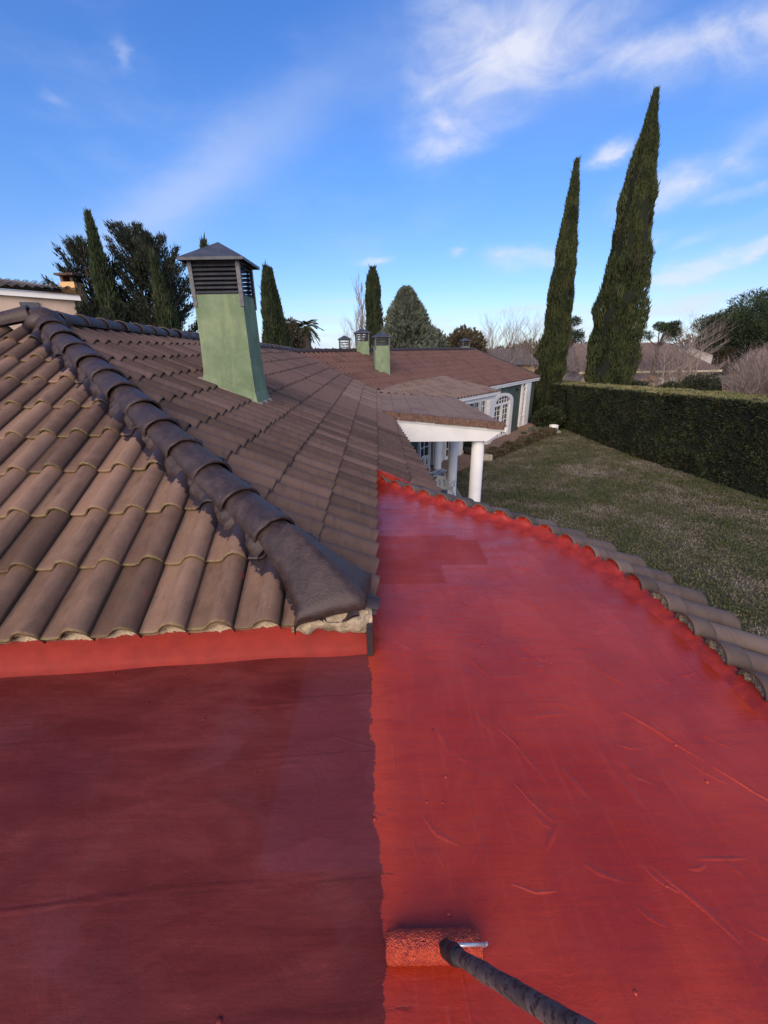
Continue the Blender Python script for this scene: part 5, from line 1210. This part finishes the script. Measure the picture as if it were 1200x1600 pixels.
# cream house on the left
nh = empty('neighbour_house', (-12, 15, GZ), 'cream rendered house, one wall tinted orange for sunlight, with a tiled roof at the far left', 'house')
part('wall', MB().prism([(-16.0, 14.6, GZ), (-11.35, 13.9, GZ), (-9.7, 14.9, GZ), (-12.0, 22, GZ), (-18, 20, GZ)], (0, 0, 3.28-GZ-.12)), M['greybeige'], nh)
part('side_wall', MB().prism([(-16.0, 14.56, GZ), (-11.36, 13.86, GZ), (-11.34, 13.94, GZ), (-16.0, 14.62, GZ)], (0, 0, 3.28-GZ-.14)), M['cream'], nh, label='end wall render with the sunlight put in as orange')  # thin facing slab whose brighter orange stands in for sunlight
part('cornice', MB().prism([(-11.6, 13.6, 3.16), (-9.45, 14.85, 3.05), (-9.55, 15.0, 3.05), (-11.7, 13.8, 3.16)], (0, 0, .16)).prism([(-16.2, 14.3, 3.16), (-11.6, 13.6, 3.16), (-11.6, 13.8, 3.16), (-16.2, 14.5, 3.16)], (0, 0, .16)), M['white'], nh)
FN = Facet((-11.65, 13.55, 3.23), (.865, .50), .34); FN.v = Vector((-.47, .81, .33)).normalized()
rfp = MB().raw([(-16.4, 14.2, 3.33), (-11.65, 13.5, 3.33), (-9.35, 14.85, 3.20), (-10.6, 17.0, 3.62), (-13.2, 16.5, 3.95)], [(0, 1, 4), (1, 2, 3, 4)]); part('roof', rfp, M['neighroof'], nh)
FN = Facet((-11.65, 13.5, 3.34), (2.3, 1.35), .19)
roof_rows(FN, [Vector((0, 0)), Vector((2.66, 0)), Vector((2.5, 1.8)), Vector((.2, 2.6))], .38, 1, M['neighroof'], nh)
cw = part('chimney', MB().box((-10.15, 15.1, 2.9), (-9.70, 15.6, 3.62)), M['cream'], nh); part('chimney_cap', MB().box((-10.12, 15.13, 3.62), (-10.04, 15.57, 3.80)).box((-9.81, 15.13, 3.62), (-9.73, 15.57, 3.80)).box((-10.22, 15.02, 3.80), (-9.63, 15.68, 3.86)), simple('brown_cap', (.12, .07, .05)), cw)
wn = part('window', MB().prism([(-10.85, 14.12, 2.55), (-10.45, 14.36, 2.55), (-10.50, 14.45, 2.55), (-10.9, 14.2, 2.55)], (0, 0, .42)), M['metal'], nh)
# brown roofed house on the right
nb_ = empty('neighbour_house', (31, 50, GZ), 'wide low house with a brown roof behind the bare trees on the right', 'house')
part('wall', MB().box((22, 48.4, GZ), (36.0, 58, -1.2)), M['greybeige'], nb_)
part('roof', MB().raw([(21.2, 47.5, -1.15), (36.4, 47.5, -1.15), (33.2, 53, 1.65), (22.5, 53, 1.75), (36.4, 59, -1.15), (21.2, 59, -1.15)], [(0, 1, 2, 3), (1, 4, 2), (5, 3, 2, 4), (0, 3, 5)]), M['brownroof'], nb_)
roof_rows(Facet((21.2, 47.45, -1.11), (1, 0), 2.85/5.5), [Vector((0, 0)), Vector((15.2, 0)), Vector((12.0, 6.1)), Vector((1.3, 6.1))], .4, 1, M['brownroof'], nb_)
part('fascia', MB().box((21.2, 47.38, -1.35), (36.5, 47.5, -1.12)), simple('cream_fascia', (.70, .58, .40)), nb_)
for x in (30.4, 31.6): part('door', MB().box((x, 48.2, GZ), (x+.6, 48.4, -1.9)), M['white'], nb_)
part('chimney', MB().box((24.6, 52.4, 1.2), (25.2, 53.0, 2.1)), M['greybeige'], nb_)
n2_ = empty('neighbour_house', (37, 52, GZ), 'pale gabled house beyond the brown roofed one on the right', 'house')
part('wall', MB().prism([(35.5, 56, GZ), (41.5, 56, GZ), (41.5, 56, .2), (38.5, 56, 1.1), (35.5, 56, .2)], (0, 7, 0)), simple('pale_gable', (.45, .40, .38)), n2_)
part('roof', MB().raw([(35.2, 55.7, .15), (38.5, 55.7, 1.22), (38.5, 63.3, 1.22), (35.2, 63.3, .15), (41.8, 55.7, .15), (41.8, 63.3, .15)], [(0, 1, 2, 3), (1, 4, 5, 2)]), M['greyroof'], n2_)
n3_ = empty('neighbour_house', (17, 58, GZ), 'grey roofed house seen between the green wing and the slender cypress', 'house')
part('wall', MB().box((13.5, 58, GZ), (20, 64, -.6)), simple('ochre_render', (.42, .30, .18)), n3_)
part('roof', MB().raw([(13.0, 57.4, -.7), (20.6, 57.4, -.7), (19.4, 61, 1.3), (14.4, 61, 1.3), (20.6, 64.6, -.7), (13, 64.6, -.7)], [(0, 1, 2, 3), (1, 4, 2), (5, 3, 2, 4), (0, 3, 5)]), M['greyroof'], n3_)
for k, (x, y, h, lab) in enumerate([(17.4, 33, 2.2, 'pale stone garden shed between the cypresses'), (20.3, 34, 2.0, 'low stone hut right of the thickest cypress')]):
    g_ = empty('garden_shed', (x, y, GZ), lab, 'shed', 'small garden sheds'); part('wall', MB().box((x-.8, y-.6, GZ), (x+.8, y+.6, GZ+h)), simple('stone%d' % k, (.36, .30, .24), .9, .3, 5), g_); part('roof', MB().prism([(x-.95, y-.75, GZ+h), (x+.95, y-.75, GZ+h), (x, y-.75, GZ+h+.5)], (0, 1.5, 0)), M['brownroof'], g_)
# evergreen clumps behind the hedge
for i, (x, y, rx, rz, lab) in enumerate([(17.6, 30.5, 1.3, 1.0, 'dark shrub between the two tall cypresses'), (21.6, 30.0, 1.4, 1.4, 'dark evergreen shrub below the brown neighbour roof'), (19.2, 29.0, 1.0, .9, 'low shrub at the foot of the thickest cypress'), (23.6, 31.5, 1.2, 1.0, 'round evergreen under the pale fascia'), (31.0, 30.5, 2.2, 1.6, 'dark evergreen mass at the right edge behind the thicket')]):
    bush('evergreen_shrub', (x, y, GZ+1.3), (rx, rx, rz), 7000, 'shrub', lab, 'shrub', .14, .03, 'evergreen shrubs behind the hedge')
for i, (x, y, r_, h, lab) in enumerate([(-14, 70, 9, 2.2, 'far tree line left of the poplar'), (2, 80, 14, 2.0, 'far tree line behind the far ridge'), (30, 78, 14, 2.6, 'far tree line behind the brown roofed house'), (58, 70, 14, 3.2, 'far tree line behind the umbrella pine')]):
    P, Dv = scatter_ball((x, y, GZ+h), (r_, 3, h), 7000); P[:, 2] = np.maximum(P[:, 2], GZ)
    nz = np.array([noise.noise(Vector(p)*.35) for p in P]); P[:, 2] += nz*1.4
    link('tree_line', blades('tree_line', P, Dv+np.array([0, 0, .6]), .6*(.5+rg.random(7000)), .16*(.6+.8*rg.random(7000)), M['brownleaf']), None, lab, 'trees', None, 'stuff')
